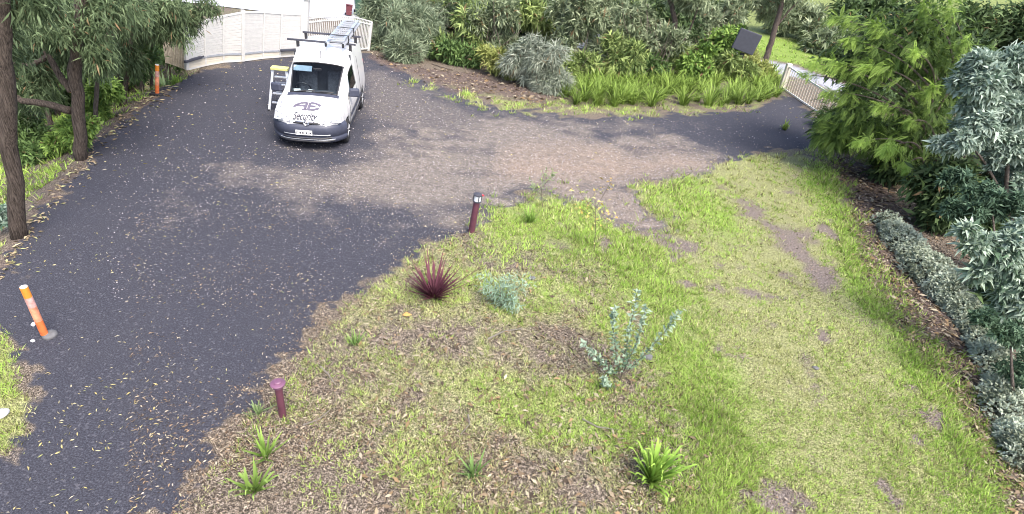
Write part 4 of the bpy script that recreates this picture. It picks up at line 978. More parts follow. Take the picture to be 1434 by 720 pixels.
for i, (bp, blobs, kind, lab) in enumerate([
    ((560, 52), [(556, 18, 40, 22, 1), (600, 14, 30, 12, 1)], 'needle', 'grey needle shrub at the top edge behind the end of the bar fence'),
    ((650, 60), [(650, 12, 46, 22, 1), (690, 8, 40, 20, 1)], 'lance', 'tall green shrub at the top edge left of the feathery wattle'),
    ((780, 70), [(780, 10, 50, 26, 1), (830, 10, 40, 24, 1)], 'grey', 'tall silver grey shrub at the top edge above the middle of the hedge'),
    ((880, 70), [(880, 8, 46, 26, 1), (860, 30, 30, 20, 0)], 'lance', 'tall bright leaved shrub at the top edge right of the silver grey one'),
    ((960, 76), [(970, 40, 40, 34, 0), (930, 76, 26, 18, -1)], 'grey', 'leafy grey shrub filling the hedge between the forked trunk and the post box'),
    ((840, 100), [(836, 84, 24, 20, -.3), (818, 98, 16, 12, -.5)], 'needle', 'low grey needle shrub behind the left end of the strap leaved bed'),
    ((1016, 110), [(1014, 90, 16, 14, -.3), (1040, 98, 14, 10, -.4)], 'lance', 'light green shrub growing over the post of the dark box'),
    ((1030, 108), [(1046, 100, 22, 14, 0), (1070, 104, 14, 10, 0)], 'yellow', 'yellow green bush at the foot of the post box beside the bed'),
    ((700, 104), [(694, 84, 22, 14, -.2), (716, 100, 14, 10, -.4)], 'yellow', 'low olive bush left of the feathery wattle'),
    ((572, 84), [(566, 70, 18, 12, -.1)], 'needle', 'low grey bush between the bar fence and the tan edging rocks'),
    ((905, 110), [(905, 92, 30, 18, .1), (880, 100, 20, 12, -.1)], 'mid', 'mid green low shrub behind the middle of the strap leaved bed'),
    ((806, 112), [(800, 98, 20, 16, 0), (822, 90, 18, 14, .2)], 'lance', 'pale leaved shrub right of the large feathery wattle'),
    ((940, 112), [(946, 96, 20, 16, .2), (960, 80, 16, 14, .3)], 'lance', 'bright leaved shrub at the foot of the forked trunk'),
    ((662, 92), [(656, 78, 26, 12, .1), (628, 72, 20, 12, .1)], 'mid', 'low green shrub spilling over the tan edging rocks'),
    ((770, 126), [(768, 118, 16, 10, -.3), (782, 112, 12, 10, -.2)], 'wattle', 'small blue grey wattle below the large feathery one'),
]):
    hedge('native_shrub', lab, bp, blobs, kind, 300, 120+i, 1.0, 3)
# trunks in the hedge
def trunk_tree(name, label, base_px, top_px, r0, r1, blobs, kind, n, seed, mat='bark', limbs=(), scale=1.0, cat='tree', group=None, dy=0, shell=.38):
    b = T(*base_px); tp = [AT(*p, b, dy*(i+1)/len(top_px)) for i, p in enumerate(top_px)]
    st_ = [([b-np.array([0, 0, .15])]+tp, r0, r1, 'trunk')]
    for lp, ra, rb in limbs: st_.append(([AT(p[0], p[1], b, p[2] if len(p) > 2 else 0) for p in lp], ra, rb, 'limb'))
    return tree(name, label, cat, b, blobs, kind, n, group, st_, seed, scale, mat, shell)
trunk_tree('hedge_tree', 'dark slim tree trunk rising from the left part of the hedge', (588, 44), [(591, 15), (595, -25)], .16, .13, [(590, -30, 40, 16, 0)], 'grey', 120, 31)
trunk_tree('leaning_tree', 'slim brown tree leaning right beside the blue path', (1072, 86), [(1080, 60), (1094, 10), (1098, -30)], .17, .11, [(1075, 10, 40, 20, 1.5), (1110, 0, 40, 18, 0), (1040, 0, 40, 16, 1)], 'grey', 330, 32, limbs=[([(1085, 40), (1105, 15), (1120, 0)], .06, .03)], scale=1.2)
trunk_tree('hedge_tree', 'brown forked tree trunk half hidden in the middle of the hedge', (938, 104), [(942, 70), (946, 30), (935, -20)], .16, .09, [(940, -10, 60, 20, .5)], 'grey', 220, 33, limbs=[([(940, 85), (965, 45), (978, 10)], .05, .03), ([(942, 70), (920, 40), (905, 5)], .05, .03), ([(938, 100), (925, 75), (915, 60)], .03, .015)])

# far backdrop of trees beyond the right lawn
for i, (px, py, blobs, kind, n, lab) in enumerate([
    (1130, 62, [(1130, 30, 40, 30, 0), (1100, 20, 40, 24, 1)], 'grey', 420, 'grey bushy tree on the slope above the far lawn'),
    (1175, 80, [(1180, 60, 46, 22, 0), (1150, 66, 26, 10, 0)], 'grey', 380, 'low pale ground covering bush on the slope above the blue path'),
    (1215, 70, [(1215, 22, 60, 40, 3)], 'dark', 380, 'dark tree behind the ferny tree at the top of the slope'),
    (1310, 120, [(1300, 40, 70, 60, 2)], 'dark', 520, 'large dark tree filling the background behind the ferny tree'),
    (1390, 140, [(1400, 50, 70, 70, 1)], 'dark', 560, 'dark tree in the top right corner behind the blue leaved tree'),
    (1210, 118, [(1225, 112, 30, 12, 0), (1190, 112, 16, 8, 0)], 'broad', 240, 'bright green low bush beside the blue path beyond the picket fence'),
]):
    b = T(px, py); tree('background_tree' if kind != 'broad' else 'background_bush', lab, 'tree' if kind != 'broad' else 'bush', b, blobs, kind, n, None, [([b, AT(blobs[0][0], blobs[0][1]+10, b, blobs[0][4])], .16, .08, 'trunk')], 70+i, min(2.4, max(1.2, dist(b)/22)))

# ================================================================ RIGHT SIDE: FERNY TREE, BLUE LEAVED TREES
def frond(r, L, pairs=13):
    """feather frond along +Y in the XY plane, drooping"""
    V = []; F = []; T_ = []
    for i in range(pairs):
        t = (i+.5)/pairs; y = L*t; z = -L*.30*t*t; w = L*.22*math.sin(math.pi*(t*.85+.12))
        for s in (1, -1):
            b0 = np.array([0, y, z]); d = np.array([s*.8, .62, -.12]); d /= np.linalg.norm(d); side = np.array([-d[1], d[0], 0])*.0065*L/.45
            k = len(V); V += [b0-side, b0+d*w*.5+side*1.6, b0+d*w+np.array([0, 0, -.1*w]), b0+d*w*.5-side*1.6]; F.append((k, k+1, k+2, k+3)); T_ += [t]*4
    k = len(V); V += [np.array([-.005, 0, 0]), np.array([.005, 0, 0]), np.array([.002, L, -L*.3]), np.array([-.002, L, -L*.3])]; F.append((k, k+1, k+2, k+3)); T_ += [.5]*4
    return np.array(V), np.array(F), np.array(T_)
def ferny(base, tips, label, seed, n_rand, blobs):
    r = np.random.default_rng(seed); root = empty('ferny_tree', base, label, 'tree')
    FV, FF, FT = frond(r, .44); VV = []; FFs = []; CC = []; off = 0
    def add(p, d, s, bright):
        nonlocal off
        d = d/np.linalg.norm(d); up = np.array([0, 0, 1.])+r.normal(size=3)*.35; x = np.cross(d, up); x /= np.linalg.norm(x); z = np.cross(x, d)
        Mx = np.stack([x, d, z], 1); v = (FV*s)@Mx.T+p; VV.append(v); FFs.append(FF+off); off += len(v)
        c0 = np.array((.06, .11, .025)); c1 = np.array((.36, .53, .11)); k = np.clip(bright+.30*FT-.12+r.normal(0, .08), 0, 1)[:, None]; CC.append(c0*(1-k)+c1*k)
    for (px, py, dy, size, bright, dirx) in tips:
        tip = AT(px, py, base, dy)-base; q = dist(AT(px, py, base, dy))/FPX; rad = size*q
        start = np.array([tip[0]*.25+r.normal()*.1, tip[1]*.3+.4, max(.6, tip[2]*.75)]); mid_ = (start+tip)/2+np.array([0, 0, .25])
        ctr = [start, mid_, tip]; fine = [(1-t)**2*start+2*t*(1-t)*(mid_+np.array([0, 0, .15]))+t*t*tip for t in np.linspace(0, 1, 9)]
        MB().tube(fine, [.035*(1-.75*i/8) for i in range(9)], 5).build('branch', M['bark_grey'], root)
        out = norm(tip-start); out = norm(out+np.array([dirx, -.35, -.15]))
        for k in range(95):
            t = r.random(); p = tip+out*rad*(t-.5)*1.7+r.normal(size=3)*rad*.20*(1.2-t)
            d = out*.8+r.normal(size=3)*.45+np.array([0, -.1, -.35]); add(p, d, r.uniform(.6, 1.05)*rad/.42*.55, bright*.9+.38*t-.03+r.normal(0, .1))
    for k in range(n_rand):
        b = blobs[r.integers(len(blobs))]; c = AT(b[0], b[1], base, b[4])-base; q = dist(AT(b[0], b[1], base, b[4]))/FPX
        u = norm(r.normal(size=3)); p = c+u*np.array([b[2]*q, b[2]*q*.7, b[3]*q])*r.random()**.4
        add(p, u*.7+r.normal(size=3)*.6+np.array([-.2, -.2, -.5]), r.uniform(.5, 1.0), np.clip(r.normal(.06, .10), 0, .5))
    mesh_np('crown', np.concatenate(VV), np.concatenate(FFs), M['leaf'], root, np.concatenate(CC))
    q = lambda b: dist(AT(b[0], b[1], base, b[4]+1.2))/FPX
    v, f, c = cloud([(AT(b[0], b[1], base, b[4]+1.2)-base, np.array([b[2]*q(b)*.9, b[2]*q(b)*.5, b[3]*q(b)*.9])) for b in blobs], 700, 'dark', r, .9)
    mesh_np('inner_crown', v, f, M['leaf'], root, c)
    for x0, lean, rd in ((0, .5, .09), (.5, -.3, .06), (-.5, .2, .05), (.9, .4, .05)):
        MB().tube([(x0, .4+x0*.2, -.1), (x0+lean*.3, .5, 1.6), (x0+lean, .6, 3.6)], [rd, rd*.8, rd*.4], 8, jitter=.08).build('trunk', M['bark'], root, True)
fb = T(1292, 268)
ferny(fb, [(1188, 92, .4, 34, .48, -.5), (1150, 90, .6, 24, .55, -.6), (1232, 96, 0, 36, .46, -.4), (1284, 76, -.4, 26, .75, 0), (1300, 128, -.2, 30, .50, .3), (1250, 205, -1.2, 34, .85, -.1), (1210, 198, -1.0, 24, .70, -.5), (1268, 232, -1.4, 24, .9, .2),
          (1190, 30, 1.0, 34, .30, -.3), (1240, 44, .6, 34, .35, 0), (1330, 22, .2, 34, .40, .2), (1345, 66, 0, 30, .35, .3), (1300, 20, .5, 30, .33, 0), (1275, 170, -.6, 26, .45, .2), (1310, 290, -2.0, 20, .55, .1), (1315, 235, -1.5, 18, .45, .2), (1175, 130, .3, 28, .42, -.5), (1205, 60, .6, 30, .36, -.4), (1240, 150, -.2, 28, .38, -.2), (1135, 105, .6, 18, .6, -.6)],
      'tall ferny tree with bright feathery tips overhanging the right of the drive', 41, 2700, [(1240, 70, 90, 60, 1.2), (1300, 60, 80, 60, 1.0), (1290, 175, 56, 46, .4), (1190, 160, 50, 30, .6), (1240, 200, 50, 26, .3), (1330, 110, 50, 60, .8), (1170, 190, 30, 18, .3)])

def whorl_tree(name, label, base, blobs, n, seed, stems, L=.11, Wd=.036, c0=(.08, .15, .10), c1=(.45, .55, .46), per=9, shell=.3):
    r = np.random.default_rng(seed); root = empty(name, base, label, 'tree')
    B = []
    for px, py, rx, ry, dy in blobs:
        c = AT(px, py, base, dy); q = dist(c)/FPX; B.append((c-base, np.array([rx*q, max(rx, ry)*q*.7, ry*q])))
    nb = []
    for c_, r_ in B:
        for q in range(8):
            u = norm(r.normal(size=3))*r.random()**.45*.85; nb.append((c_+u*r_, r_*r.uniform(.25, .45)))
    B = nb
    vol = np.array([np.prod(b[1])**.66 for b in B]); pk = r.choice(len(B), n, p=vol/vol.sum())
    C = np.array([b[0] for b in B])[pk]; Rr = np.array([b[1] for b in B])[pk]; u = norm(r.normal(size=(n, 3))+np.array([-.25, -.25, .25])); p = C+u*Rr*(r.random(n)**shell)[:, None]
    ax = norm(u+np.array([0, -.1, .45])+r.normal(size=(n, 3))*.3); P = np.repeat(p, per, 0); A = np.repeat(ax, per, 0)
    rnd = norm(np.cross(A, r.normal(size=A.shape))); D = rnd*.85+A*.5
    v, f = leaf_quads(P+r.normal(size=P.shape)*L*.12, D+r.normal(size=P.shape)*.3, L*np.repeat(r.uniform(.6, 1.3, n), per)*(.6+.6*r.random(len(P))), Wd*(.7+.6*r.random(len(P))), r, .15, .25)
    k = np.clip(np.repeat(r.normal(.42, .24, n), per)+r.normal(0, .12, len(P)), 0, 1)[:, None]; c = np.array(c0)*(1-k)+np.array(c1)*k
    mesh_np('crown', v, f, M['leaf'], root, np.repeat(c, 4, 0))
    for pts_, r0, r1 in stems:
        w = [AT(x, y, base, dy)-base for x, y, dy in pts_]; MB().tube(w, np.linspace(r0, r1, len(w)), 8, jitter=.08).build('trunk', M['bark_grey'], root, True)
    return root
wb1 = T(1420, 330); whorl_tree('blue_leaved_tree', 'blue green tree with whorled leaves at the upper right edge', wb1, [(1385, 130, 46, 46, -.3), (1352, 190, 36, 34, -.6), (1410, 200, 44, 50, 0), (1375, 85, 26, 20, 0), (1425, 120, 36, 50, .5), (1400, 160, 40, 40, 0), (1360, 160, 26, 26, -.3), (1430, 230, 26, 40, .3), (1410, 90, 30, 24, .2)], 3600, 51,
    [([(1420, 330, 0), (1408, 280, 0), (1412, 210, 0), (1395, 140, 0)], .07, .03), ([(1430, 330, .4), (1432, 230, .4), (1425, 140, .4)], .06, .03), ([(1408, 280, 0), (1380, 230, -.2), (1355, 195, -.4)], .04, .02)], .19, .058, (.11, .175, .12), (.60, .71, .60))
wb2 = T(1440, 520); whorl_tree('blue_leaved_shrub', 'lower blue green shrub with pale leaf tips leaning over the mulch', wb2, [(1372, 345, 24, 18, .3), (1400, 380, 34, 28, .2), (1425, 420, 34, 34, 0), (1440, 330, 40, 40, .6), (1350, 322, 12, 10, .3), (1405, 345, 30, 26, .3), (1420, 460, 20, 24, 0)], 1500, 52,
    [([(1440, 520, 0), (1425, 440, 0), (1390, 365, .2)], .04, .015), ([(1440, 520, 0), (1440, 430, .3), (1440, 340, .6)], .04, .02)], .17, .055, (.11, .18, .11), (.60, .71, .58))
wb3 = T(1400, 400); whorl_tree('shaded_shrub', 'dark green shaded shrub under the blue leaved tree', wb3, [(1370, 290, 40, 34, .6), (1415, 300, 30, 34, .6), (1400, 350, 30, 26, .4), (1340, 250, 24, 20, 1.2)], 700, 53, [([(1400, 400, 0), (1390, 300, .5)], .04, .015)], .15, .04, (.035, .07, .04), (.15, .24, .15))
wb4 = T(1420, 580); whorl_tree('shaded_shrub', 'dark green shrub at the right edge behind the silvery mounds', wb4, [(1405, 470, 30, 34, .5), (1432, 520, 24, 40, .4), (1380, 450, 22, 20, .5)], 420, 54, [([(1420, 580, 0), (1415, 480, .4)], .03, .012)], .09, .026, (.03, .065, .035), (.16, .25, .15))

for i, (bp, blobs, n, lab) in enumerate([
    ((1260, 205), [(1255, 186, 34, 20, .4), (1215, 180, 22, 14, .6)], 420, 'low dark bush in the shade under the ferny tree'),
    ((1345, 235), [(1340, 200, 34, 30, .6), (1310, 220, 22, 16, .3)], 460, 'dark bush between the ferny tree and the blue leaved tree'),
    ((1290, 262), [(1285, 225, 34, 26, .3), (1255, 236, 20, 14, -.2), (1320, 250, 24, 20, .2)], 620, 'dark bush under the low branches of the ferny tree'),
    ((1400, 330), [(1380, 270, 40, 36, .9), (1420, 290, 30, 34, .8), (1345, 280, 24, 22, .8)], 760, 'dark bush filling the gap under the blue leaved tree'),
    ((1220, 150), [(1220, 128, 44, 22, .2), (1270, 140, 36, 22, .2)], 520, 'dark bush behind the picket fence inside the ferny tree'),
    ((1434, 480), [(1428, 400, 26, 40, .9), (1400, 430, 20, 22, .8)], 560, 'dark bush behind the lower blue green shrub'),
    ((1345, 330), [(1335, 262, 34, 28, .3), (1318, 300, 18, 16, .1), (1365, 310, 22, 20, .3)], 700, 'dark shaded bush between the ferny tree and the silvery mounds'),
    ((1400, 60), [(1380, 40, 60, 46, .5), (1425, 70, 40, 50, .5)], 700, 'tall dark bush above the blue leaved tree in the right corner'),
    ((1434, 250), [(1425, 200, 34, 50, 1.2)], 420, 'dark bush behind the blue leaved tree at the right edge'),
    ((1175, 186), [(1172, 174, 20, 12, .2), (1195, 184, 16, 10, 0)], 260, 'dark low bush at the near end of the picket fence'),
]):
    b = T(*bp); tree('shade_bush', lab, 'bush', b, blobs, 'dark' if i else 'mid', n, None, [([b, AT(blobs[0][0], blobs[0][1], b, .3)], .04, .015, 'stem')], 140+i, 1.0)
# silvery ground cover mounds along the bank
def mound(pxs, label, seed, w, h, L=.045, dens=1.0):
    pts_ = np.array([T(*p) for p in pxs]); base = pts_.mean(0); r = np.random.default_rng(seed); n = int(2600*dens)
    root = empty('ground_cover_mound', base, label, 'ground cover'); L *= 1.5
    seg = r.integers(0, len(pts_)-1, n); t = r.random((n, 1)); c = pts_[seg]*(1-t)+pts_[seg+1]*t
    u = norm(r.normal(size=(n, 3))); u[:, 2] = np.abs(u[:, 2])
    endf = (.45+1.1*fbm(c[:, 0]*2.6, c[:, 1]*2.6, seed, 2))[:, None]
    p = c+u*np.array([w, w, h])*endf*(.9+.12*r.random((n, 1)))-base
    per = 4; P = np.repeat(p, per, 0); D = np.repeat(u, per, 0)*.6+r.normal(size=P.shape)*.7
    v, f = leaf_quads(P, D, L*(.7+.6*r.random(len(P))), L*.55, r, .1, .1)
    k = np.clip(np.repeat(fbm(p[:, 0]*5, p[:, 1]*5, seed+3)*1.8-.2, per)+r.normal(0, .15, len(P)), 0, 1)[:, None]
    c_ = np.array((.15, .18, .11))*(1-k)+np.array((.56, .62, .49))*k
    mesh_np('foliage', v, f, M['leaf'], root, np.repeat(c_, 4, 0))
    # woody heart of the mound
    nx, ny = 14, 7; VV = []; Fq = []
    mb = MB()
    a, z = pts_[0]-base, pts_[-1]-base
    for i in range(len(pts_)-1):
        for tt in (0, .5, 1):
            q = pts_[i]*(1-tt)+pts_[i+1]*tt-base
            g = bmesh.ops.create_icosphere(mb.bm, subdivisions=2, radius=1, matrix=Matrix.Translation(Vector(q)) @ Matrix.Diagonal((w*.7, w*.7, h*.7, 1)))
    mb.build('heart', paint('mound_heart', (.07, .075, .05), .95, var=.3), root, True)
mound([(1240, 315), (1262, 345), (1290, 380), (1308, 400)], 'silvery grey ground cover mound at the top of the bank row', 61, .40, .40)
mound([(1318, 405), (1335, 430), (1352, 445)], 'silvery grey ground cover mound second down the bank row', 62, .38, .38, .042, .8)
mound([(1358, 458), (1376, 488), (1392, 515)], 'dull grey green ground cover mound third down the bank row', 63, .36, .32, .038, .7)
mound([(1396, 530), (1408, 570), (1416, 592)], 'dull grey ground cover mound fourth down the bank row', 64, .32, .30, .036, .6)
mound([(1418, 605), (1432, 650)], 'lowest grey green ground cover mound of the bank row', 65, .26, .28, .034, .6)

# ================================================================ LEFT TREES
trunk_tree('gum_tree', 'thick brown tree trunk at the very left edge beside the tarmac', (24, 330), [(16, 230), (8, 110), (2, -20), (0, -80)], .115, .085, [(30, -10, 60, 40, .4), (-20, 40, 50, 60, 1)], 'gum', 300, 81)
trunk_tree('gum_tree', 'large rough barked tree with two crooked limbs on the left bank', (112, 222), [(108, 150), (106, 80), (113, 20), (116, -30)], .12, .09, [(60, 20, 60, 30, .6), (100, 60, 60, 40, 1.2), (30, 60, 40, 40, 1.0), (150, 10, 60, 26, .5), (70, 40, 34, 26, -.4), (50, 120, 34, 26, .8), (135, 60, 22, 30, -.2), (30, 160, 26, 22, .9)], 'gum', 1300, 82,
           limbs=[([(102, 130), (84, 108), (68, 78), (48, 90), (12, 90)], .07, .03), ([(100, 155), (70, 146), (30, 142), (5, 124)], .075, .05), ([(66, 82), (58, 60), (62, 40)], .03, .015)])
trunk_tree('gum_tree', 'slender leaning grey trunk just right of the large rough barked tree', (128, 165), [(136, 110), (146, 60), (156, 0)], .05, .04, [(160, 10, 50, 30, .4)], 'gum', 260, 83, 'bark_grey')
trunk_tree('gum_tree', 'dark upright trunk in the middle of the left trees', (160, 132), [(162, 80), (163, 30), (166, -20)], .085, .07, [(180, 20, 60, 30, .8), (140, 30, 50, 30, 1.5), (172, 70, 26, 24, -.2), (190, 90, 18, 18, 0)], 'gum', 760, 84)
trunk_tree('gum_tree', 'thin dark trunk leaning right, nearest the orange post', (168, 135), [(178, 90), (186, 40), (196, -10)], .055, .04, [(215, 15, 46, 26, .4), (235, 40, 30, 20, .5)], 'gum', 330, 85)
trunk_tree('gum_tree', 'short dark trunk between the slender grey and dark upright ones', (146, 122), [(148, 90), (150, 60), (148, 10)], .07, .05, [(120, 20, 50, 30, 2)], 'gum', 220, 86)
trunk_tree('gum_tree', 'tree whose leafy branch tips hang in front of the road, top left', (206, 104), [(212, 60), (222, 10), (230, -40)], .05, .04, [(250, 14, 26, 12, -.5), (272, 20, 14, 12, -.8), (292, 8, 14, 8, -.8), (225, 30, 28, 20, -.3), (268, 34, 6, 10, -.9)], 'gum', 330, 87, limbs=[([(222, 10), (250, 5), (285, 5)], .03, .012)])
# undergrowth and forest behind
for i, (bp, blobs, kind, n, lab) in enumerate([
    ((60, 150), [(60, 110, 50, 40, .5), (20, 120, 40, 40, .5)], 'mid', 1500, 'mid green bush below the crooked limbs on the left bank'),
    ((96, 196), [(100, 184, 26, 20, -.5), (84, 198, 18, 14, -.2), (120, 176, 14, 12, -.4)], 'broad', 700, 'small rounded green bush at the foot of the rough barked tree'),
    ((142, 150), [(148, 126, 18, 22, -.2), (136, 148, 16, 14, -.2)], 'broad', 600, 'pale green bush between the trunks beside the drive'),
    ((195, 110), [(200, 78, 22, 26, .4), (185, 96, 16, 14, .2)], 'mid', 800, 'green bush left of the upright orange post'),
    ((228, 84), [(235, 68, 22, 20, .8), (215, 56, 24, 20, 1.2), (246, 84, 10, 10, .4)], 'mid', 800, 'green bush crowding the beige paling fence'),
    ((40, 200), [(40, 190, 30, 24, .5), (60, 220, 26, 18, .2)], 'mid', 900, 'sprawling green bush on the slope between the left trunks'),
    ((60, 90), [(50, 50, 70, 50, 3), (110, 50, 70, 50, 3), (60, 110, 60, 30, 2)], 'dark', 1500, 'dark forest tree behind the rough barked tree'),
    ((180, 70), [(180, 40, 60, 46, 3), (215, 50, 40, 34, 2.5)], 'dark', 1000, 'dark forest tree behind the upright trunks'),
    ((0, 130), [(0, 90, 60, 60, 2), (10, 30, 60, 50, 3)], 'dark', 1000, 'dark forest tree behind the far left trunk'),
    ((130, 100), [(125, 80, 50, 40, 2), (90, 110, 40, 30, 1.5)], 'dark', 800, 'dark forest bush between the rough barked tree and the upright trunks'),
]):
    b = T(*bp); tree('bush' if kind != 'dark' else 'forest_tree', lab, 'bush' if kind != 'dark' else 'tree', b, blobs, kind, n, None, [([b, AT(blobs[0][0], blobs[0][1], b, blobs[0][4])], .07, .03, 'stem' if kind != 'dark' else 'trunk')], 90+i, .62 if kind != 'dark' else 1.0)
bq = T(2, 318); whorl_tree('blue_leaved_sprig', 'blue leaved sprig at the foot of the far left trunk', bq, [(4, 300, 10, 16, 0), (14, 312, 8, 8, -.1)], 90, 58, [([(2, 318, 0), (6, 300, 0)], .015, .006)], .12, .04)

# ================================================================ ROCKS, STICKS, ODDS AND ENDS
def rock(name, px, size, mat, label, seed, cat='rock', flat=.6):
    r = np.random.default_rng(seed); b = T(*px); bm = bmesh.new(); bmesh.ops.create_icosphere(bm, subdivisions=3, radius=1)
    k = r.normal(size=(5, 3))*1.6; ph = r.random(5)*6
    for v in bm.verts:
        c = np.array(v.co); d = 1+.13*sum(math.sin(float(c@k[i])*1.6+ph[i]) for i in range(5))/1.6; v.co = Vector(c*d*np.array(size)*np.array([1, 1, flat]))
    me = bpy.data.meshes.new(name); bm.to_mesh(me); bm.free(); me.materials.append(M[mat])
    o = objm(name, me, None, (b[0], b[1], b[2]+size[2]*flat*.35)); o.rotation_euler = (0, 0, r.random()*6)
    tag(o, label, cat)
for i, (px, s, lab) in enumerate([((608, 78), (.45, .28, .3), 'flat tan rock edging the hedge above the litter strip'), ((632, 84), (.30, .22, .24), 'rounded grey brown rock right of the flat tan edging rock'), ((655, 90), (.26, .2, .2), 'small pale rock, third along the hedge edge'), ((538, 70), (.35, .25, .25), 'dark brown rock at the right end of the bar fence'), ((684, 98), (.28, .2, .2), 'brown rock furthest right along the hedge edge')]):
    rock('edging_rock', px, s, 'rock' if i != 2 else 'concrete', lab, 200+i)
rock('stone', (906, 502), (.075, .045, .06), 'concrete', 'pale grey stone leaning at the foot of the silvery sapling', 210, 'stone', .9)
rock('stone', (745, 392), (.07, .045, .05), 'concrete', 'small pale stone right of the feathery wattle seedling', 211, 'stone')
rock('stone', (47, 455), (.035, .028, .035), 'pale', 'small white stone beside the leaning orange post', 212, 'stone', .8)
rock('stone', (46, 478), (.026, .022, .026), 'pale', 'tiny white stone below the round concrete base', 213, 'stone', .8)
rock('stone', (2, 582), (.06, .07, .06), 'pale', 'pale rounded stone on the grass at the left edge', 214, 'stone', .8)
rock('stone', (1142, 516), (.05, .035, .045), 'concrete', 'small grey stone alone in the middle of the right lawn', 215, 'stone')
# fallen orange leaf
b = T(563, 445); v, f = leaf_quads(np.array([[0, 0, .02]]), np.array([[1, .3, .05]]), .15, .11, np.random.default_rng(4), .03, .04)
ol = mesh_np('fallen_leaf', v, f, M['orange_leaf']); ol.location = b; tag(ol, 'large orange fallen leaf on the litter left of the red flax', 'leaf')
def stick(pxs, rad, label, mat='stick', lift=.02):
    b = T(*pxs[0]); pts_ = [place(T(*p), b)+np.array([0, 0, lift]) for p in pxs]
    fine = []
    for a, c in zip(pts_[:-1], pts_[1:]):
        for i in range(4): fine.append(a+(c-a)*i/4)
    fine.append(pts_[-1]); o = MB().tube(fine, [rad*(1-.5*i/len(fine)) for i in range(len(fine))], 6, jitter=.15).build('stick', M[mat]); o.location = b; tag(o, label, 'stick')
stick([(449, 516), (460, 528), (470, 543)], .013, 'pale curved stick on the litter right of the short bollard')
stick([(425, 598), (445, 592), (462, 578)], .010, 'thin pale stick right of the foot of the short bollard')
stick([(655, 585), (657, 598), (645, 612)], .012, 'pale hooked stick in the middle of the bare bed')
stick([(815, 590), (836, 602), (866, 606)], .013, 'bent grey stick above the bright strap leaved clump')
stick([(683, 478), (705, 467), (730, 464)], .014, 'pale twig below the feathery wattle seedling')
stick([(1240, 440), (1262, 458), (1280, 478)], .022, 'long thin branch lying on the mulch beside the lawn', 'twig')
stick([(1252, 412), (1268, 405), (1284, 402)], .012, 'reddish twig on the mulch between lawn and silvery mounds', 'twig')
stick([(604, 90), (622, 96), (634, 99)], .03, 'grey dead branch on the litter strip below the edging rocks', 'twig')
stick([(38, 178), (58, 180), (76, 190)], .06, 'fallen crooked branch on the slope left of the rough barked tree', 'bark_grey', .3)

# ================================================================ STUFF: GRASS, LITTER
def scatter(n, x0, x1, y0, y1, r):
    px = r.uniform(x0, x1, n); py = r.uniform(y0, y1, n)
    D = _f[None]*FPX+_x[None]*(px-W/2)[:, None]-_u[None]*(py-H/2)[:, None]; t = -CH/D[:, 2]; ok = D[:, 2] < -1
    return (D[:, 0]*t)[ok], (D[:, 1]*t)[ok]
def grass():
    r = np.random.default_rng(77); x, y = scatter(185000, -40, 1475, 55, 745, r)
    m, px, py = masks(x, y)
    g = m['green']*(1-m['drive']*.9)*(1-m['path']); d = m['dry']*(1-m['drive']*.92)*(1-m['path'])
    hid = sdf(px, py, BACKLITTER) < 0
    h1 = fbm(x*2.3, y*2.3, 61, 3); h2 = fbm(x*.55, y*.55, 62, 2)
    pg = np.where(hid, 0, np.clip(g*(.35+1.5*(h1-.2))+m['lawn']*(1-m['bare'])*np.clip((h2-.40)*2.6, .10, .8)*.42, 0, 1))
    pd = np.where(hid, 0, np.clip(d*(.30+1.6*(h1-.28)), 0, 1))
    u = r.random(len(x))
    for nm, sel, h0, h1_, cols, per in (('green_grass', u < pg*.58, .03, .085, ((.16, .29, .035), (.52, .72, .16)), 9), ('dry_grass', (u > .60) & (u < .60+pd*.30), .025, .07, ((.25, .29, .085), (.68, .71, .33)), 9)):
        X0, Y0 = x[sel], y[sel]; X = np.repeat(X0, per); Y = np.repeat(Y0, per); n = len(X)
        s = np.clip(np.hypot(X, Y)/9, .8, 2.6)
        ang = r.random(n)*6.283; rad = r.random(n)**.7*.055*s
        X = X+np.cos(ang)*rad; Y = Y+np.sin(ang)*rad; Z = terrain(X, Y)-.004
        tall = .6+1.1*fbm(X*1.1, Y*1.1, 31)
        Hh = r.uniform(h0, h1_, n)*np.where(sdf(*proj(np.stack([X, Y, 0*X], -1)).T, FRINGE_IN) < 0, .6, 1.0)*tall*np.clip(s, .8, 1.5)*np.repeat(r.uniform(.6, 1.4, len(X0)), per); a = r.random(n)*6.283; w = r.uniform(.004, .0085, n)*s; ln = r.uniform(.2, 1.2, n)
        bx = np.stack([X, Y, Z], -1); sd_ = np.stack([np.cos(a), np.sin(a), 0*a], -1)*w[:, None]; a2 = ang+r.normal(0, .6, n)
        tip = bx+np.stack([np.cos(a2)*Hh*ln, np.sin(a2)*Hh*ln, Hh], -1)
        V = np.stack([bx-sd_, bx+sd_, tip], 1).reshape(-1, 3); F = np.arange(n*3).reshape(-1, 3)
        k = np.clip(np.repeat(r.normal(.5, .2, len(X0)), per)+r.normal(0, .2, n)+(fbm(X*.7, Y*.7, 41)-.5)*1.0, 0, 1)[:, None]; c = np.array(cols[0])*(1-k)+np.array(cols[1])*k
        w2 = r.random(n) < (.14 if nm == 'green_grass' else .3); c[w2] = np.array((.50, .46, .26) if nm == 'green_grass' else (.32, .36, .12))*(.7+.5*r.random((w2.sum(), 1)))
        w3 = r.random(n) < .13; c[w3] = np.array((.13, .095, .06))*(.5+.8*r.random((w3.sum(), 1)))
        o = mesh_np(nm, V, F, M['grass'], colors=np.repeat(c, 3, 0)); o['kind'] = 'stuff'
        tag(o, 'short bright green lawn and bank grass' if nm == 'green_grass' else 'short straw coloured dry grass over the lawn and bed', 'grass')
grass()
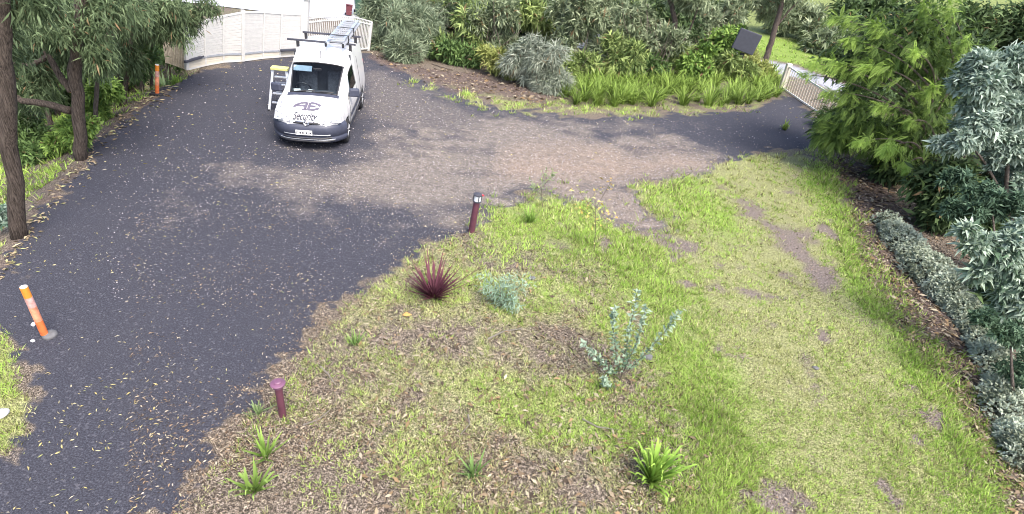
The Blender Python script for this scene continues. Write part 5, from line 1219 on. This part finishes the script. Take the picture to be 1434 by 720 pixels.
def litter(name, label, n, region, size, cols, seed, asp=.22, lift=.012, nofar=True, weight=None):
    r = np.random.default_rng(seed); x, y = scatter(n, *region, r); m, px, py = masks(x, y)
    p = weight(m, px, py, x, y); sel = r.random(len(x)) < p; X, Y = x[sel], y[sel]; n = len(X); Z = terrain(X, Y)+lift*(.4+r.random(n))
    s = np.clip(np.hypot(X, Y)/11, .85, 1.7)
    a = r.random(n)*6.283; D = np.stack([np.cos(a), np.sin(a), r.normal(0, .18, n)], -1)
    L = r.uniform(*size, n)*s; v, f = leaf_quads(np.stack([X, Y, Z], -1), D, L, L*asp*(.7+.6*r.random(n)), r, .1, .15)
    ci = r.integers(0, len(cols), n); c = np.array(cols)[ci]*(.75+.5*r.random((n, 1)))
    o = mesh_np(name, v, f, M['litter'], colors=np.repeat(c, 4, 0)); o['kind'] = 'stuff'; tag(o, label, 'leaf litter')
litter('leaf_litter', 'pale fallen gum leaves scattered over the dark drive', 6000, (-20, 1160, 70, 740), (.03, .075), [(.46, .40, .19), (.52, .47, .27), (.36, .30, .14), (.48, .41, .15), (.30, .32, .13), (.56, .52, .38)], 301, .24,
       weight=lambda m, px, py, x, y: m['drive']*(.10+.95*np.clip((fbm(x*.7, y*.7, 51)-.45)*5, 0, 1)+.4*(py < 240))*.85*np.where(px < 420, 1.0, .6))
litter('gravel_chips', 'loose pale gravel chips on the worn middle of the drive', 70000, (150, 1180, 80, 420), (.015, .032), [(.42, .39, .40), (.34, .31, .33), (.54, .50, .50), (.50, .41, .33), (.20, .18, .20)], 302, .7, .004,
       weight=lambda m, px, py, x, y: np.clip(m['pale']*.8+m['brown']*.9+m['drive']*.10, 0, 1)*m['drive'])
litter('mulch_chips', 'brown bark mulch and dead leaves over the bed and bank', 170000, (180, 1475, 66, 745), (.022, .065), [(.13, .095, .07), (.22, .17, .12), (.34, .28, .20), (.07, .052, .04), (.46, .40, .30), (.27, .19, .12)], 303, .3, .02,
       weight=lambda m, px, py, x, y: np.clip(m['litter']*1.0+np.maximum(m['garden'], np.clip((py-260)/40, 0, 1)*(px < 760))*(.10+.9*np.clip((fbm(x*1.1, y*1.1, 71)-.44)*5, 0, 1))*.75*(1-m['green']*.6)+m['bare']*.25+.35*soft(np.abs(sdf(px, py, DRIVE)+4)-10, 10)*(px < 720)*(py > 290)*(1+1.2*m['drive'])+np.clip((px-1180)/60, 0, 1)*(1-m['lawn'])*.8, 0, 1)*(1-m['drive']*.75))
litter('edge_litter', 'fallen leaves banked along the left edge of the drive', 16000, (-40, 300, 70, 660), (.05, .11), [(.30, .23, .15), (.42, .35, .22), (.22, .17, .10), (.36, .36, .18)], 304, .3, .02,
       weight=lambda m, px, py, x, y: soft(pline(px, py, LEFT_EDGE)-9, 8)*.8)
litter('dead_leaves', 'larger curled dead leaves lying over the litter and mulch', 60000, (500, 1475, 66, 745), (.06, .15), [(.30, .24, .16), (.20, .15, .10), (.38, .33, .24), (.10, .075, .055), (.26, .18, .10)], 305, .34, .03,
       weight=lambda m, px, py, x, y: np.clip(m['litter']*.45+m['garden']*.10+np.clip((px-1180)/60, 0, 1)*(1-m['lawn'])*.14, 0, 1)*(1-m['drive']*.9))
